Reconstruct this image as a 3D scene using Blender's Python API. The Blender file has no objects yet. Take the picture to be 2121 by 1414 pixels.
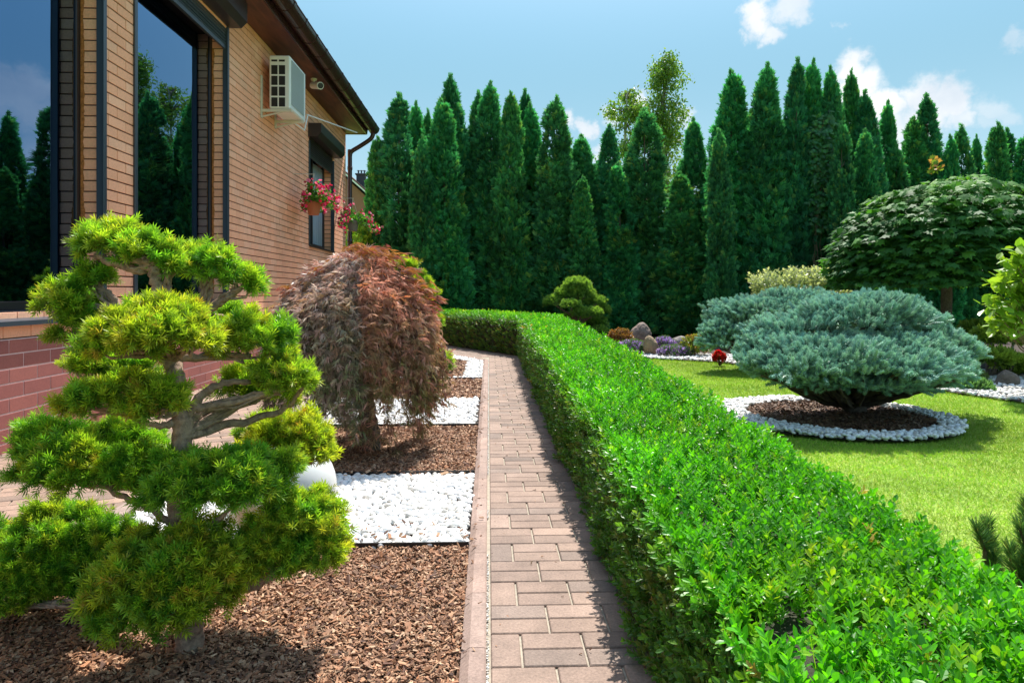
import bpy, math
import numpy as np
from mathutils import Vector
# ------------------------------------------------------------------ camera, world, sun
sc = bpy.context.scene
YAW = math.radians(1.98); SY, CY = math.sin(YAW), math.cos(YAW)
EYE = 1.15; F = 1400.0; HOR = 608.0
cd = bpy.data.cameras.new('camera'); cam = bpy.data.objects.new('camera', cd)
sc.collection.objects.link(cam); sc.camera = cam
cam.location = (0, 0, EYE); cam.rotation_euler = (math.pi/2, 0, -YAW)
cd.lens = 36*F/2121; cd.sensor_width = 36; cd.shift_y = -(707-HOR)/2121
cd.clip_start = 0.05; cd.clip_end = 2000
sc.render.resolution_x = 1024; sc.render.resolution_y = 682
SUN = Vector((0.19, 0.60, 1.0)).normalized()
sd = bpy.data.lights.new('sun', 'SUN'); so = bpy.data.objects.new('sun', sd)
sc.collection.objects.link(so)
sd.energy = 3.7; sd.angle = math.radians(0.53); sd.color = (1.0, 0.955, 0.88)
so.location = (5, 20, 40); so.rotation_euler = (-SUN).to_track_quat('-Z', 'Y').to_euler()
sc.view_settings.view_transform = 'Standard'; sc.view_settings.look = 'None'
sc.view_settings.gamma = 1; sc.view_settings.exposure = 1.12
sc.view_settings.use_curve_mapping = False
W = bpy.data.worlds.new('World'); sc.world = W; W.use_nodes = True
wn, wl = W.node_tree.nodes, W.node_tree.links
bg = wn['Background']; bg.inputs['Strength'].default_value = 0.15
sky = wn.new('ShaderNodeTexSky'); sky.sky_type = 'NISHITA'; sky.sun_disc = False
sky.sun_elevation = math.asin(SUN.z); sky.sun_rotation = math.atan2(SUN.x, SUN.y)
sky.air_density = 1.0; sky.dust_density = 0.6; sky.ozone_density = 1.6; sky.altitude = 100
def ray(px, py):
    u = (px-1060.5)/F
    return Vector((SY+CY*u, CY-SY*u, (HOR-py)/F))
def P(px, py, d):
    r = ray(px, py); return np.array([r.x*d, r.y*d, EYE+r.z*d])
def Gd(px, py, z=0.0):
    return P(px, py, (EYE-z)*F/(py-HOR))
def wnode(t, **k):
    n = wn.new(t)
    for a, b in k.items(): setattr(n, a, b)
    return n
tc = wnode('ShaderNodeTexCoord')
nz = wnode('ShaderNodeTexNoise'); nz.inputs['Scale'].default_value = 20; nz.inputs['Detail'].default_value = 9; nz.inputs['Roughness'].default_value = .62
wl.new(tc.outputs['Generated'], nz.inputs['Vector'])
sub = wnode('ShaderNodeVectorMath', operation='SUBTRACT'); sub.inputs[1].default_value = (.5, .5, .5)
wl.new(nz.outputs['Color'], sub.inputs[0])
scl = wnode('ShaderNodeVectorMath', operation='SCALE'); scl.inputs['Scale'].default_value = .07
wl.new(sub.outputs[0], scl.inputs[0])
addv = wnode('ShaderNodeVectorMath', operation='ADD')
wl.new(tc.outputs['Generated'], addv.inputs[0]); wl.new(scl.outputs[0], addv.inputs[1])
clouds = [(1766,138,36,1),(1785,180,50,1),(1762,225,36,1),(1810,225,40,1),(1850,215,34,1),(1908,196,40,1),(1960,210,46,1),(1985,215,34,1),(1915,245,46,1),(1850,262,40,.85),(1840,300,40,.8),
  (1800,330,60,.8),(1875,330,60,.7),(1990,240,30,.8),(1180,245,26,.9),(1215,262,26,.95),(1240,320,22,.8),(1262,245,20,.6),(1320,212,26,.8),
  (1430,245,22,.5),(1575,35,34,1),(1595,65,26,.9),(1562,5,30,.9),(1640,10,40,.8),(1665,35,24,.7),(1540,70,16,.6),(1740,50,16,.4),(2060,225,34,.5),(2090,240,22,.4),(2110,85,24,.45),(2040,260,20,.35),
  (1160,240,18,.8),(700,-300,150,.7),(2500,180,120,.9),(2700,120,160,1),(2300,100,80,.8),(3300,300,300,1)]
prev = None
for (px, py, r, a) in clouds:
    dv = ray(px, py).normalized()
    dn = wnode('ShaderNodeVectorMath', operation='DISTANCE'); dn.inputs[1].default_value = dv
    wl.new(addv.outputs[0], dn.inputs[0])
    rr = r/F*(0.85 if px < 2121 else .8)
    mr = wnode('ShaderNodeMapRange', interpolation_type='SMOOTHSTEP')
    mr.inputs['From Min'].default_value = rr*1.25; mr.inputs['From Max'].default_value = rr*.45
    mr.inputs['To Max'].default_value = a
    wl.new(dn.outputs['Value'], mr.inputs['Value'])
    if prev is None: prev = mr.outputs[0]
    else:
        mx = wnode('ShaderNodeMath', operation='MAXIMUM'); wl.new(prev, mx.inputs[0]); wl.new(mr.outputs[0], mx.inputs[1]); prev = mx.outputs[0]
nz2 = wnode('ShaderNodeTexNoise'); nz2.inputs['Scale'].default_value = 9; nz2.inputs['Detail'].default_value = 6
wl.new(tc.outputs['Generated'], nz2.inputs['Vector'])
cr = wnode('ShaderNodeValToRGB')
cr.color_ramp.elements[0].position = .36; cr.color_ramp.elements[0].color = (2.3, 2.6, 2.9, 1)
cr.color_ramp.elements[1].position = .58; cr.color_ramp.elements[1].color = (3.3, 3.35, 3.4, 1)
wl.new(nz2.outputs['Fac'], cr.inputs[0])
# clear-sky colour: Nishita overhead, brightened as added fill for the shaded wall, blending into the pale cyan band seen low over the trees
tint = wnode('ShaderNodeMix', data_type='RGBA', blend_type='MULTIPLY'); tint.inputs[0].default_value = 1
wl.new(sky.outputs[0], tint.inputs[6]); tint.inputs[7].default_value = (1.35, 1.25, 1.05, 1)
sx = wnode('ShaderNodeSeparateXYZ'); wl.new(tc.outputs['Generated'], sx.inputs[0])
band = wnode('ShaderNodeMapRange', interpolation_type='SMOOTHSTEP'); band.inputs['From Max'].default_value = .42; wl.new(sx.outputs['Z'], band.inputs['Value'])
bandc = wnode('ShaderNodeMix', data_type='RGBA'); wl.new(band.outputs[0], bandc.inputs[0]); bandc.inputs[6].default_value = (1.55, 2.32, 2.70, 1); bandc.inputs[7].default_value = (.66, 1.56, 2.13, 1)
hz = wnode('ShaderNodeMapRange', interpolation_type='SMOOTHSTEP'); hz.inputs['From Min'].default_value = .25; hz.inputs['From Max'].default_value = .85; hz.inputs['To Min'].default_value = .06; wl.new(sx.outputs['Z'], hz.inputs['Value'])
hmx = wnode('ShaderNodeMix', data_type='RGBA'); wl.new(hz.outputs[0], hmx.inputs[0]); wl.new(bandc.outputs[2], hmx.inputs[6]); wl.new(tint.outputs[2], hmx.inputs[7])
mxc = wnode('ShaderNodeMix', data_type='RGBA')
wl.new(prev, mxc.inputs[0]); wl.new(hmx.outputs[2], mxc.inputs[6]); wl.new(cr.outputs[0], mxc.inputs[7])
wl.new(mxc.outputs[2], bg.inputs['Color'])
sc.cycles.max_bounces = 8; sc.cycles.transparent_max_bounces = 8
C = sc.collection
rng = np.random.default_rng(7)

# ------------------------------------------------------------------ mesh helpers
class Geo:
    def __init__(s): s.V=[]; s.F=[]; s.C=[]; s.n=0
    def add(s, V, F, col=(.5,.5,.5)):
        V = np.asarray(V, float).reshape(-1, 3)
        for f in F: s.F.append(np.asarray(f, np.int64).reshape(1, -1)+s.n)
        s.V.append(V); s.C.append(np.broadcast_to(np.asarray(col, float), (len(V), 3))); s.n += len(V); return s
    def inst(s, TV, TF, M, T, col):            # M (n,3,3) columns = axes, T (n,3), col (n,3) or (n,k,3)
        n, k = len(T), len(TV)
        V = np.einsum('nij,kj->nki', M, TV)+T[:, None, :]
        off = (np.arange(n)*k+s.n)[:, None, None]
        bysz = {}
        for f in TF: bysz.setdefault(len(f), []).append(f)
        for q in bysz.values():
            s.F.append((np.asarray(q)[None]+off).reshape(-1, len(q[0])))
        col = np.asarray(col, float)
        if col.ndim == 2: col = np.repeat(col[:, None, :], k, 1)
        s.V.append(V.reshape(-1, 3)); s.C.append(col.reshape(-1, 3)); s.n += n*k; return s
def link(o, parent=None):
    C.objects.link(o)
    if parent is not None: o.parent = parent
    return o
def build(name, g, mat, parent=None, smooth=False, org=None):
    me = bpy.data.meshes.new(name)
    V = np.concatenate(g.V)
    if org is None: org = np.array(parent.location) if parent is not None and parent.parent is None else None
    if org is None and parent is not None: org = np.array(parent.location)+np.array(parent.parent.location)
    if org is not None: V = V-np.asarray(org)
    sizes = np.concatenate([np.full(len(f), f.shape[1]) for f in g.F])
    loops = np.concatenate([f.ravel() for f in g.F])
    me.vertices.add(len(V)); me.vertices.foreach_set('co', V.astype(np.float32).ravel())
    me.loops.add(len(loops)); me.loops.foreach_set('vertex_index', loops.astype(np.int32))
    me.polygons.add(len(sizes)); me.polygons.foreach_set('loop_start', np.concatenate([[0], np.cumsum(sizes)[:-1]]).astype(np.int32))
    me.update(calc_edges=True)
    a = me.color_attributes.new('Col', 'FLOAT_COLOR', 'POINT')
    cc = np.ones((len(V), 4), np.float32); cc[:, :3] = np.clip(np.concatenate(g.C), 0, 1)
    a.data.foreach_set('color', cc.ravel())
    me.polygons.foreach_set('use_smooth', np.full(len(sizes), bool(smooth)))
    me.materials.append(mat)
    return link(bpy.data.objects.new(name, me), parent)
def tag(o, label, cat, group=None):
    o['label'] = label; o['category'] = cat
    if group: o['group'] = group
    return o
def kind(o, k): o['kind'] = k; return o
def thing(name, label, cat, loc, group=None):
    o = bpy.data.objects.new(name, None); o.empty_display_size = .2
    o.location = tuple(float(v) for v in loc); link(o)
    return tag(o, label, cat, group)
def copy_tree(o, loc, label=None, scale=None, rz=0):
    r = o.copy(); C.objects.link(r); r.location = loc; r.rotation_euler = (math.sin(rz*7)*.02*(rz != 0), math.cos(rz*5)*.025*(rz != 0), rz)
    if scale is not None: r.scale = scale
    if label: r['label'] = label
    for ch in o.children:
        c = ch.copy(); C.objects.link(c); c.parent = r
    return r
def box(g, a, b, col=(.5,.5,.5), ch=0.0):
    (x0,y0,z0),(x1,y1,z1) = a, b
    V = [(x0,y0,z0),(x1,y0,z0),(x1,y1,z0),(x0,y1,z0),(x0,y0,z1),(x1,y0,z1),(x1,y1,z1),(x0,y1,z1)]
    g.add(V, [(3,2,1,0),(4,5,6,7),(0,1,5,4),(1,2,6,5),(2,3,7,6),(3,0,4,7)], col); return g
def rbox(g, a, b, r=.01, col=(.5,.5,.5)):      # box with chamfered edges
    a = np.array(a, float); b = np.array(b, float); V=[]; idx={}
    for i in (0,1):
        for j in (0,1):
            for k in (0,1):
                c = np.where([i,j,k], b, a); sgn = np.where([i,j,k], -1, 1)*r
                for ax in range(3):
                    v = c.copy()
                    for o in range(3):
                        if o != ax: v[o] += sgn[o]
                    idx[(i,j,k,ax)] = len(V); V.append(v)
    Fs = []
    def q(*ks): Fs.append([idx[k] for k in ks])
    for s in (0,1):
        for ax in range(3):
            o1, o2 = (ax+1)%3, (ax+2)%3
            ks=[]
            for (p, t) in ((0,0),(1,0),(1,1),(0,1)):
                c=[0,0,0]; c[ax]=s; c[o1]=p; c[o2]=t; ks.append((c[0],c[1],c[2],ax))
            q(*(ks if s else ks[::-1]))
    for ax in range(3):                          # edges along ax
        o1, o2 = (ax+1)%3, (ax+2)%3
        for p in (0,1):
            for t in (0,1):
                c0=[0,0,0]; c0[o1]=p; c0[o2]=t; c1=list(c0); c1[ax]=1
                ks=[(*c0,o1),(*c1,o1),(*c1,o2),(*c0,o2)]
                q(*(ks if (p+t)%2 == 0 else ks[::-1]))
    for i in (0,1):
        for j in (0,1):
            for k in (0,1):
                ks=[(i,j,k,0),(i,j,k,1),(i,j,k,2)]
                q(*(ks if (i+j+k)%2 else ks[::-1]))
    g.add(V, Fs, col); return g
def prism(g, pts, z0, z1, col=(.5,.5,.5)):
    n = len(pts); V = [(x,y,z0) for x,y in pts]+[(x,y,z1) for x,y in pts]
    g.add(V, [list(range(n))[::-1], [n+i for i in range(n)]]+[(i,(i+1)%n,n+(i+1)%n,n+i) for i in range(n)], col); return g
def extrude(g, pts, axis, a0, a1, col=(.5,.5,.5)):   # profile in the two other axes
    n=len(pts); V=[]
    for a in (a0, a1):
        for p, q in pts:
            v=[p,q]; v.insert(axis, a); V.append(v)
    g.add(V, [list(range(n)), [n+i for i in range(n)][::-1]]+[(i,n+i,n+(i+1)%n,(i+1)%n) for i in range(n)], col); return g
def tube(g, pts, rad, sides=8, col=(.5,.5,.5), cap=True, rough=0.0):
    pts = np.asarray(pts, float); n = len(pts); rad = np.broadcast_to(np.asarray(rad, float), (n,))
    t = np.gradient(pts, axis=0); t /= np.linalg.norm(t, axis=1)[:, None]+1e-9
    up = np.array([0,0,1.]) if abs(t[0,2]) < .9 else np.array([1.,0,0]); a = np.linspace(0, 2*np.pi, sides, endpoint=False)
    V=[]; s = np.cross(t[0], up); s/=np.linalg.norm(s)
    for i in range(n):
        s = s-t[i]*np.dot(s, t[i]); s /= np.linalg.norm(s)+1e-9; b = np.cross(t[i], s)
        rr = rad[i]*(1+rough*rng.normal(size=sides))
        V.append(pts[i]+(np.cos(a)*rr)[:,None]*s+(np.sin(a)*rr)[:,None]*b)
    Fs = [(i*sides+j, i*sides+(j+1)%sides, (i+1)*sides+(j+1)%sides, (i+1)*sides+j) for i in range(n-1) for j in range(sides)]
    if cap: Fs += [list(range(sides))[::-1], [(n-1)*sides+j for j in range(sides)]]
    g.add(np.concatenate(V), Fs, col); return g
def spline(ctrl, n=12, jit=0.0):
    c = np.asarray(ctrl, float)
    c = np.vstack([2*c[0]-c[1], c, 2*c[-1]-c[-2]]); out=[]
    for i in range(1, len(c)-2):
        for u in np.linspace(0, 1, n, endpoint=False):
            p0,p1,p2,p3 = c[i-1],c[i],c[i+1],c[i+2]
            out.append(.5*((2*p1)+(-p0+p2)*u+(2*p0-5*p1+4*p2-p3)*u*u+(-p0+3*p1-3*p2+p3)*u**3))
    out.append(c[-2]); out=np.array(out)
    if jit: out[1:-1] += rng.normal(size=out[1:-1].shape)*jit
    return out
def unit(v): return v/(np.linalg.norm(v, axis=-1, keepdims=True)+1e-9)
def frames(d, up, s):                      # columns: side, along, normal; s (n,) or (n,3)
    d = unit(d); side = unit(np.cross(d, up)); nr = np.cross(side, d)
    M = np.stack([side, d, nr], axis=-1)
    s = np.asarray(s, float); s = s[:, None] if s.ndim == 1 else s
    return M*s[:, None, :]
def rdir(n, r=rng): return unit(r.normal(size=(n, 3)))
def lump(Pt, f, seed):
    r = np.random.default_rng(seed); K = r.normal(size=(6, 3))*f; ph = r.uniform(0, 6.28, 6)
    return np.sin(Pt@K.T+ph).sum(-1)/6*1.6
def mixcol(n, cols, w=None, var=.15, r=rng):
    cols = np.asarray(cols, float); i = r.choice(len(cols), n, p=w)
    return cols[i]*(1+r.normal(size=(n, 1))*var)

# ------------------------------------------------------------------ materials
def newmat(name):
    m = bpy.data.materials.new(name); m.use_nodes = True
    return m, m.node_tree.nodes, m.node_tree.links, m.node_tree.nodes['Principled BSDF']
def simple(name, col, rough=.5, metal=0, noise=0, nscale=20, bump=0, spec=.5):
    m, n, l, b = newmat(name); b.inputs['Roughness'].default_value = rough; b.inputs['Metallic'].default_value = metal
    b.inputs['Specular IOR Level'].default_value = spec
    b.inputs['Base Color'].default_value = (*col, 1)
    if noise or bump:
        t = n.new('ShaderNodeTexCoord'); x = n.new('ShaderNodeTexNoise'); x.inputs['Scale'].default_value = nscale; x.inputs['Detail'].default_value = 8
        l.new(t.outputs['Object'], x.inputs['Vector'])
        if noise:
            r = n.new('ShaderNodeMix'); r.data_type = 'RGBA'
            r.inputs[6].default_value = (*[c*(1-noise) for c in col], 1); r.inputs[7].default_value = (*[min(1, c*(1+noise)) for c in col], 1)
            l.new(x.outputs['Fac'], r.inputs[0]); l.new(r.outputs[2], b.inputs['Base Color'])
        if bump:
            bm = n.new('ShaderNodeBump'); bm.inputs['Strength'].default_value = bump; bm.inputs['Distance'].default_value = .01
            l.new(x.outputs['Fac'], bm.inputs['Height']); l.new(bm.outputs[0], b.inputs['Normal'])
    return m
def attrmat(name, rough=.7, nscale=30, noise=.25, bump=.3, dist=.004, trans=0, spec=.5, tcol=(1.2, 1.25, .55), big=0, bscale=3):
    m, n, l, b = newmat(name); b.inputs['Roughness'].default_value = rough; b.inputs['Specular IOR Level'].default_value = spec
    a = n.new('ShaderNodeAttribute'); a.attribute_name = 'Col'; base = a.outputs['Color']
    if noise or bump:
        t = n.new('ShaderNodeTexCoord'); x = n.new('ShaderNodeTexNoise'); x.inputs['Scale'].default_value = nscale; x.inputs['Detail'].default_value = 9; x.inputs['Roughness'].default_value = .65
        l.new(t.outputs['Object'], x.inputs['Vector'])
    if noise:
        mr = n.new('ShaderNodeMapRange'); mr.inputs['From Min'].default_value = .3; mr.inputs['From Max'].default_value = .7
        mr.inputs['To Min'].default_value = 1-noise; mr.inputs['To Max'].default_value = 1+noise; l.new(x.outputs['Fac'], mr.inputs['Value'])
        v = n.new('ShaderNodeVectorMath'); v.operation = 'SCALE'; l.new(base, v.inputs[0]); l.new(mr.outputs[0], v.inputs['Scale']); base = v.outputs[0]
    if big:
        y = n.new('ShaderNodeTexNoise'); y.inputs['Scale'].default_value = bscale; y.inputs['Detail'].default_value = 7; y.inputs['Roughness'].default_value = .7; l.new(t.outputs['Object'], y.inputs['Vector'])
        mr2 = n.new('ShaderNodeMapRange'); mr2.inputs['From Min'].default_value = .32; mr2.inputs['From Max'].default_value = .68; mr2.inputs['To Min'].default_value = 1-big; mr2.inputs['To Max'].default_value = 1+big; l.new(y.outputs['Fac'], mr2.inputs['Value'])
        v3 = n.new('ShaderNodeVectorMath'); v3.operation = 'SCALE'; l.new(base, v3.inputs[0]); l.new(mr2.outputs[0], v3.inputs['Scale']); base = v3.outputs[0]
    if bump:
        bm = n.new('ShaderNodeBump'); bm.inputs['Strength'].default_value = bump; bm.inputs['Distance'].default_value = dist
        l.new(x.outputs['Fac'], bm.inputs['Height']); l.new(bm.outputs[0], b.inputs['Normal'])
    l.new(base, b.inputs['Base Color'])
    if trans:
        tb = n.new('ShaderNodeBsdfTranslucent'); v2 = n.new('ShaderNodeVectorMath'); v2.operation = 'MULTIPLY'; v2.inputs[1].default_value = tcol
        l.new(base, v2.inputs[0]); l.new(v2.outputs[0], tb.inputs['Color'])
        mx = n.new('ShaderNodeMixShader'); mx.inputs[0].default_value = trans
        l.new(b.outputs[0], mx.inputs[1]); l.new(tb.outputs[0], mx.inputs[2]); l.new(mx.outputs[0], n['Material Output'].inputs['Surface'])
    return m
M_leaf = attrmat('leaf', rough=.38, noise=0, bump=0, trans=.42, spec=.5)
M_needle = attrmat('needle', rough=.45, noise=0, bump=0, trans=.45, spec=.4)
M_thuja = attrmat('thuja', rough=.6, noise=0, bump=0, trans=.4, spec=.25, tcol=(1.1,1.2,.75))
M_spruce = attrmat('spruce', rough=.5, noise=0, bump=0, trans=.12, spec=.35, tcol=(1, 1.1, .9))
M_acer = attrmat('acer', rough=.4, noise=0, bump=0, trans=.3, spec=.6, tcol=(1.05, .92, .75))
M_petal = attrmat('petal', rough=.5, noise=0, bump=0, trans=.4, tcol=(1.1, 1, 1))
M_grass = attrmat('grass', rough=.5, noise=0, bump=0, trans=.4, spec=.3)
M_bark = attrmat('bark', rough=.9, nscale=45, noise=.55, bump=1, dist=.012)
M_brick = attrmat('brick', rough=.75, nscale=60, noise=.12, bump=.3, dist=.003, big=.10, bscale=1.6)
M_paver = attrmat('paver', rough=.85, nscale=110, noise=.28, bump=.6, dist=.003, big=.22, bscale=6)
M_stone = attrmat('stone', rough=.85, nscale=9, noise=.35, bump=1, dist=.02)
M_pebble = attrmat('pebble', rough=.5, nscale=25, noise=.04, bump=.1)
M_chip = attrmat('bark_chip', rough=.75, nscale=70, noise=.25, bump=.5, dist=.003)
M_mortar = simple('mortar', (.10, .055, .035), .95, noise=.3, nscale=30)
M_pmortar = simple('plinth_mortar', (.66, .48, .45), .95, noise=.2, nscale=30)
M_sand = simple('joint_sand', (.36, .31, .24), .95, noise=.45, nscale=50, bump=.6)
M_brown = simple('brown_metal', (.035, .026, .028), .35, noise=.15, nscale=3)
M_grey = simple('grey_metal', (.05, .065, .085), .35, .2, noise=.1, nscale=4)
M_gutter = simple('gutter_plastic', (.045, .020, .020), .25)
M_soffit = None
M_white = simple('white_enamel', (.78, .79, .78), .35, noise=.04, nscale=4)
M_cream = simple('cream_paint', (.62, .58, .48), .5, noise=.1, nscale=10)
M_black = simple('black_plastic', (.012, .013, .015), .5)
M_glass, n_, l_, b_ = newmat('tinted_glass')
b_.inputs['Base Color'].default_value = (.13, .22, .36, 1); b_.inputs['Metallic'].default_value = 1; b_.inputs['Roughness'].default_value = .012
x_=n_.new('ShaderNodeTexNoise'); x_.inputs['Scale'].default_value=1.3; bm_=n_.new('ShaderNodeBump'); bm_.inputs['Strength'].default_value=.25; bm_.inputs['Distance'].default_value=.01
tc_=n_.new('ShaderNodeTexCoord'); l_.new(tc_.outputs['Object'],x_.inputs[0]); l_.new(x_.outputs['Fac'],bm_.inputs['Height']); l_.new(bm_.outputs[0],b_.inputs['Normal'])
M_soil = simple('soil', (.045, .028, .02), .95, noise=.5, nscale=25, bump=1)
def planks(name):
    m, n, l, b = newmat(name); b.inputs['Roughness'].default_value = .5
    t = n.new('ShaderNodeTexCoord'); mp = n.new('ShaderNodeMapping'); mp.inputs['Scale'].default_value = (3, .35, 3)
    l.new(t.outputs['Object'], mp.inputs[0]); x = n.new('ShaderNodeTexNoise'); x.inputs['Scale'].default_value = 3; x.inputs['Detail'].default_value = 10; x.inputs['Distortion'].default_value = 1
    l.new(mp.outputs[0], x.inputs['Vector']); r = n.new('ShaderNodeValToRGB')
    r.color_ramp.elements[0].position=.3; r.color_ramp.elements[0].color=(.045,.012,.008,1); r.color_ramp.elements[1].position=.7; r.color_ramp.elements[1].color=(.17,.055,.032,1)
    l.new(x.outputs['Fac'], r.inputs[0]); l.new(r.outputs[0], b.inputs['Base Color']); return m
M_soffit = planks('stained_planks')
def lawnmat():
    m, n, l, b = newmat('lawn'); b.inputs['Roughness'].default_value = .8; b.inputs['Specular IOR Level'].default_value = .2
    t = n.new('ShaderNodeTexCoord'); x = n.new('ShaderNodeTexNoise'); x.inputs['Scale'].default_value = 1.6; x.inputs['Detail'].default_value = 4
    y = n.new('ShaderNodeTexNoise'); y.inputs['Scale'].default_value = 55; y.inputs['Detail'].default_value = 6
    l.new(t.outputs['Object'], x.inputs[0]); l.new(t.outputs['Object'], y.inputs[0])
    r = n.new('ShaderNodeValToRGB'); r.color_ramp.elements[0].position=.35; r.color_ramp.elements[0].color=(.22,.36,.04,1); r.color_ramp.elements[1].position=.65; r.color_ramp.elements[1].color=(.34,.46,.07,1)
    l.new(x.outputs['Fac'], r.inputs[0]); q = n.new('ShaderNodeMix'); q.data_type='RGBA'; q.blend_type='MULTIPLY'; q.inputs[0].default_value=1
    r2 = n.new('ShaderNodeValToRGB'); r2.color_ramp.elements[0].position=.35; r2.color_ramp.elements[0].color=(.45,.45,.4,1); r2.color_ramp.elements[1].position=.62; r2.color_ramp.elements[1].color=(1,1,1,1)
    l.new(y.outputs['Fac'], r2.inputs[0]); l.new(r.outputs[0], q.inputs[6]); l.new(r2.outputs[0], q.inputs[7]); l.new(q.outputs[2], b.inputs['Base Color'])
    return m
M_lawn = lawnmat()

# ------------------------------------------------------------------ ground
g = Geo(); g.add([(-400,-300,-.04),(400,-300,-.04),(400,600,-.04),(-400,600,-.04)], [(0,1,2,3)]); kind(build('lawn', g, M_lawn), 'structure')
DG = np.array([-.5, .866]); NG = np.array([.866, .5])
KX0, KX1 = -.088, -.008
# path base
g = Geo(); g.add([(-.012,-1.5,-.010),(.75,-1.5,-.010),(.75,12.6,-.010),(-.012,12.6,-.010)], [(0,1,2,3)])
a = np.array([-.008, 11.75]); e = a+DG*9; b2 = a+NG*1.2; f2 = e+NG*1.2
g.add([(*a,-.011),(*b2,-.011),(*f2,-.011),(*e,-.011)], [(0,1,2,3)])
kind(build('path_bedding', g, M_sand), 'structure')
def paver_col(n): return mixcol(n, [(.255,.178,.14),(.285,.20,.158),(.22,.162,.132),(.27,.188,.146)], var=.10)
def add_paver(g, x0, y0, x1, y1, xf=None, z=0.0, jt=.0042):
    c = paver_col(1)[0]; h = rng.normal()*.0008
    tmp = Geo(); x0+=jt; y0+=jt*.6; x1-=jt; y1-=jt*.6; b=.0035
    V = np.array([(x0,y0,z-.02),(x1,y0,z-.02),(x1,y1,z-.02),(x0,y1,z-.02),(x0,y0,z+h-b),(x1,y0,z+h-b),(x1,y1,z+h-b),(x0,y1,z+h-b),
         (x0+b,y0+b,z+h),(x1-b,y0+b,z+h),(x1-b,y1-b,z+h),(x0+b,y1-b,z+h)])
    if xf is not None: V = xf(V)
    g.add(V, [(0,1,5,4),(1,2,6,5),(2,3,7,6),(3,0,4,7),(4,5,9,8),(5,6,10,9),(6,7,11,10),(7,4,8,11),(8,9,10,11)], c)
g = Geo(); PW=.2053; y=-1.2; k=0
while y < 12.55:
    xs = [('v', .004)] if k % 2 == 0 else []
    x = .004; seq = ['v','h','h','h'] if k % 2 == 0 else ['h','h','v','h']
    for sq in seq:
        if sq == 'v': add_paver(g, x, y, x+PW/2, y+PW); x += PW/2
        else:
            add_paver(g, x, y, x+PW, y+PW/2); add_paver(g, x, y+PW/2, x+PW, y+PW); x += PW
    y += PW; k += 1
# the far arm of the path, bending left
def xfd(V):
    o = np.array([0.0, 11.86]); r = V.copy(); xy = o+V[:,[1]]*DG+V[:,[0]]*NG; r[:, :2] = xy; r[:,2] -= .0035; return r
for k in range(2, 44):
    seq = ['v','h','h','h','h'] if k % 2 == 0 else ['h','h','v','h','h']; x=.004; yy=k*PW
    for sq in seq:
        if sq == 'v': add_paver(g, x, yy, x+PW/2, yy+PW, xfd); x += PW/2
        else: add_paver(g, x, yy, x+PW, yy+PW/2, xfd); add_paver(g, x, yy+PW/2, x+PW, yy+PW, xfd); x += PW
kind(build('path', g, M_paver), 'structure')
# bevelled kerb stones between path and beds
kerb = Geo(); y = -1.0
def kerb_stone(g, p0, dirv, nrm, L, w=.08):
    h=.022; prof = [(0,-.05),(0,h-.006),(-.006,h),(-w*.66,h),(-w,h-.018),(-w,-.05)]
    c = mixcol(1, [(.30,.205,.165),(.28,.195,.16),(.32,.225,.185)], var=.05)[0]; V=[]
    for t in (.0015, L-.0015):
        for (q, z) in prof: V.append((*(np.array(p0)+np.array(dirv)*t+np.array(nrm)*q), z))
    n=len(prof); g.add(V, [list(range(n))[::-1], [n+i for i in range(n)]]+[(i,(i+1)%n,n+(i+1)%n,n+i) for i in range(n)], c)
while y < 11.6: kerb_stone(kerb, (-.008,y), (0,1), (1,0), .395); y += .395
p = np.array([-.008, 11.6+.03])
for k in range(18): kerb_stone(kerb, p+DG*(.395*k+.05), DG, NG, .395)
kind(build('path_kerb', kerb, M_paver), 'structure')
kerb = Geo(); y = -1.0
while y < 12: kerb_stone(kerb, (-1.86,y), (0,1), (1,0), .5, w=.12); y += .5
for v in kerb.V: v[:,2] += .01
for c in range(len(kerb.C)): kerb.C[c] = kerb.C[c]*np.array([1.1,1.2,1.25])
kind(build('terrace_kerb', kerb, M_paver), 'structure')
# terrace between beds and house
g = Geo(); g.add([(-3.6,-2,-.012),(-1.9,-2,-.012),(-1.9,22,-.012),(-3.6,22,-.012)], [(0,1,2,3)]); g.add([(-1.95,12.0,-.0145),(-.4,12.6,-.0145),(-4.4,19.4,-.0145),(-6,19,-.0145)],[(0,1,2,3)]); kind(build('terrace_bedding', g, M_sand), 'structure')
g = Geo(); ang=math.radians(24); ca, sa = math.cos(ang), math.sin(ang)
def xft(V): r=V.copy(); r[:,0]=ca*V[:,0]-sa*V[:,1]-2.7; r[:,1]=sa*V[:,0]+ca*V[:,1]+8; r[:,2]-=.002; return r
for j in range(-120, 140):
    for i in range(-25, 25):
        x0 = i*PW+(j%2)*PW/2; y0=j*PW/2; cx=ca*(x0+PW/2)-sa*(y0+PW/4)-2.7; cyy=sa*(x0+PW/2)+ca*(y0+PW/4)+8
        if -3.56 < cx < -1.91 and -1 < cyy < 20: add_paver(g, x0, y0, x0+PW, y0+PW/2, xft)
for cc in range(len(g.C)): g.C[cc] = g.C[cc]*np.array([1.12,1.06,1.0])
kind(build('terrace_paving', g, M_paver), 'structure')
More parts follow.
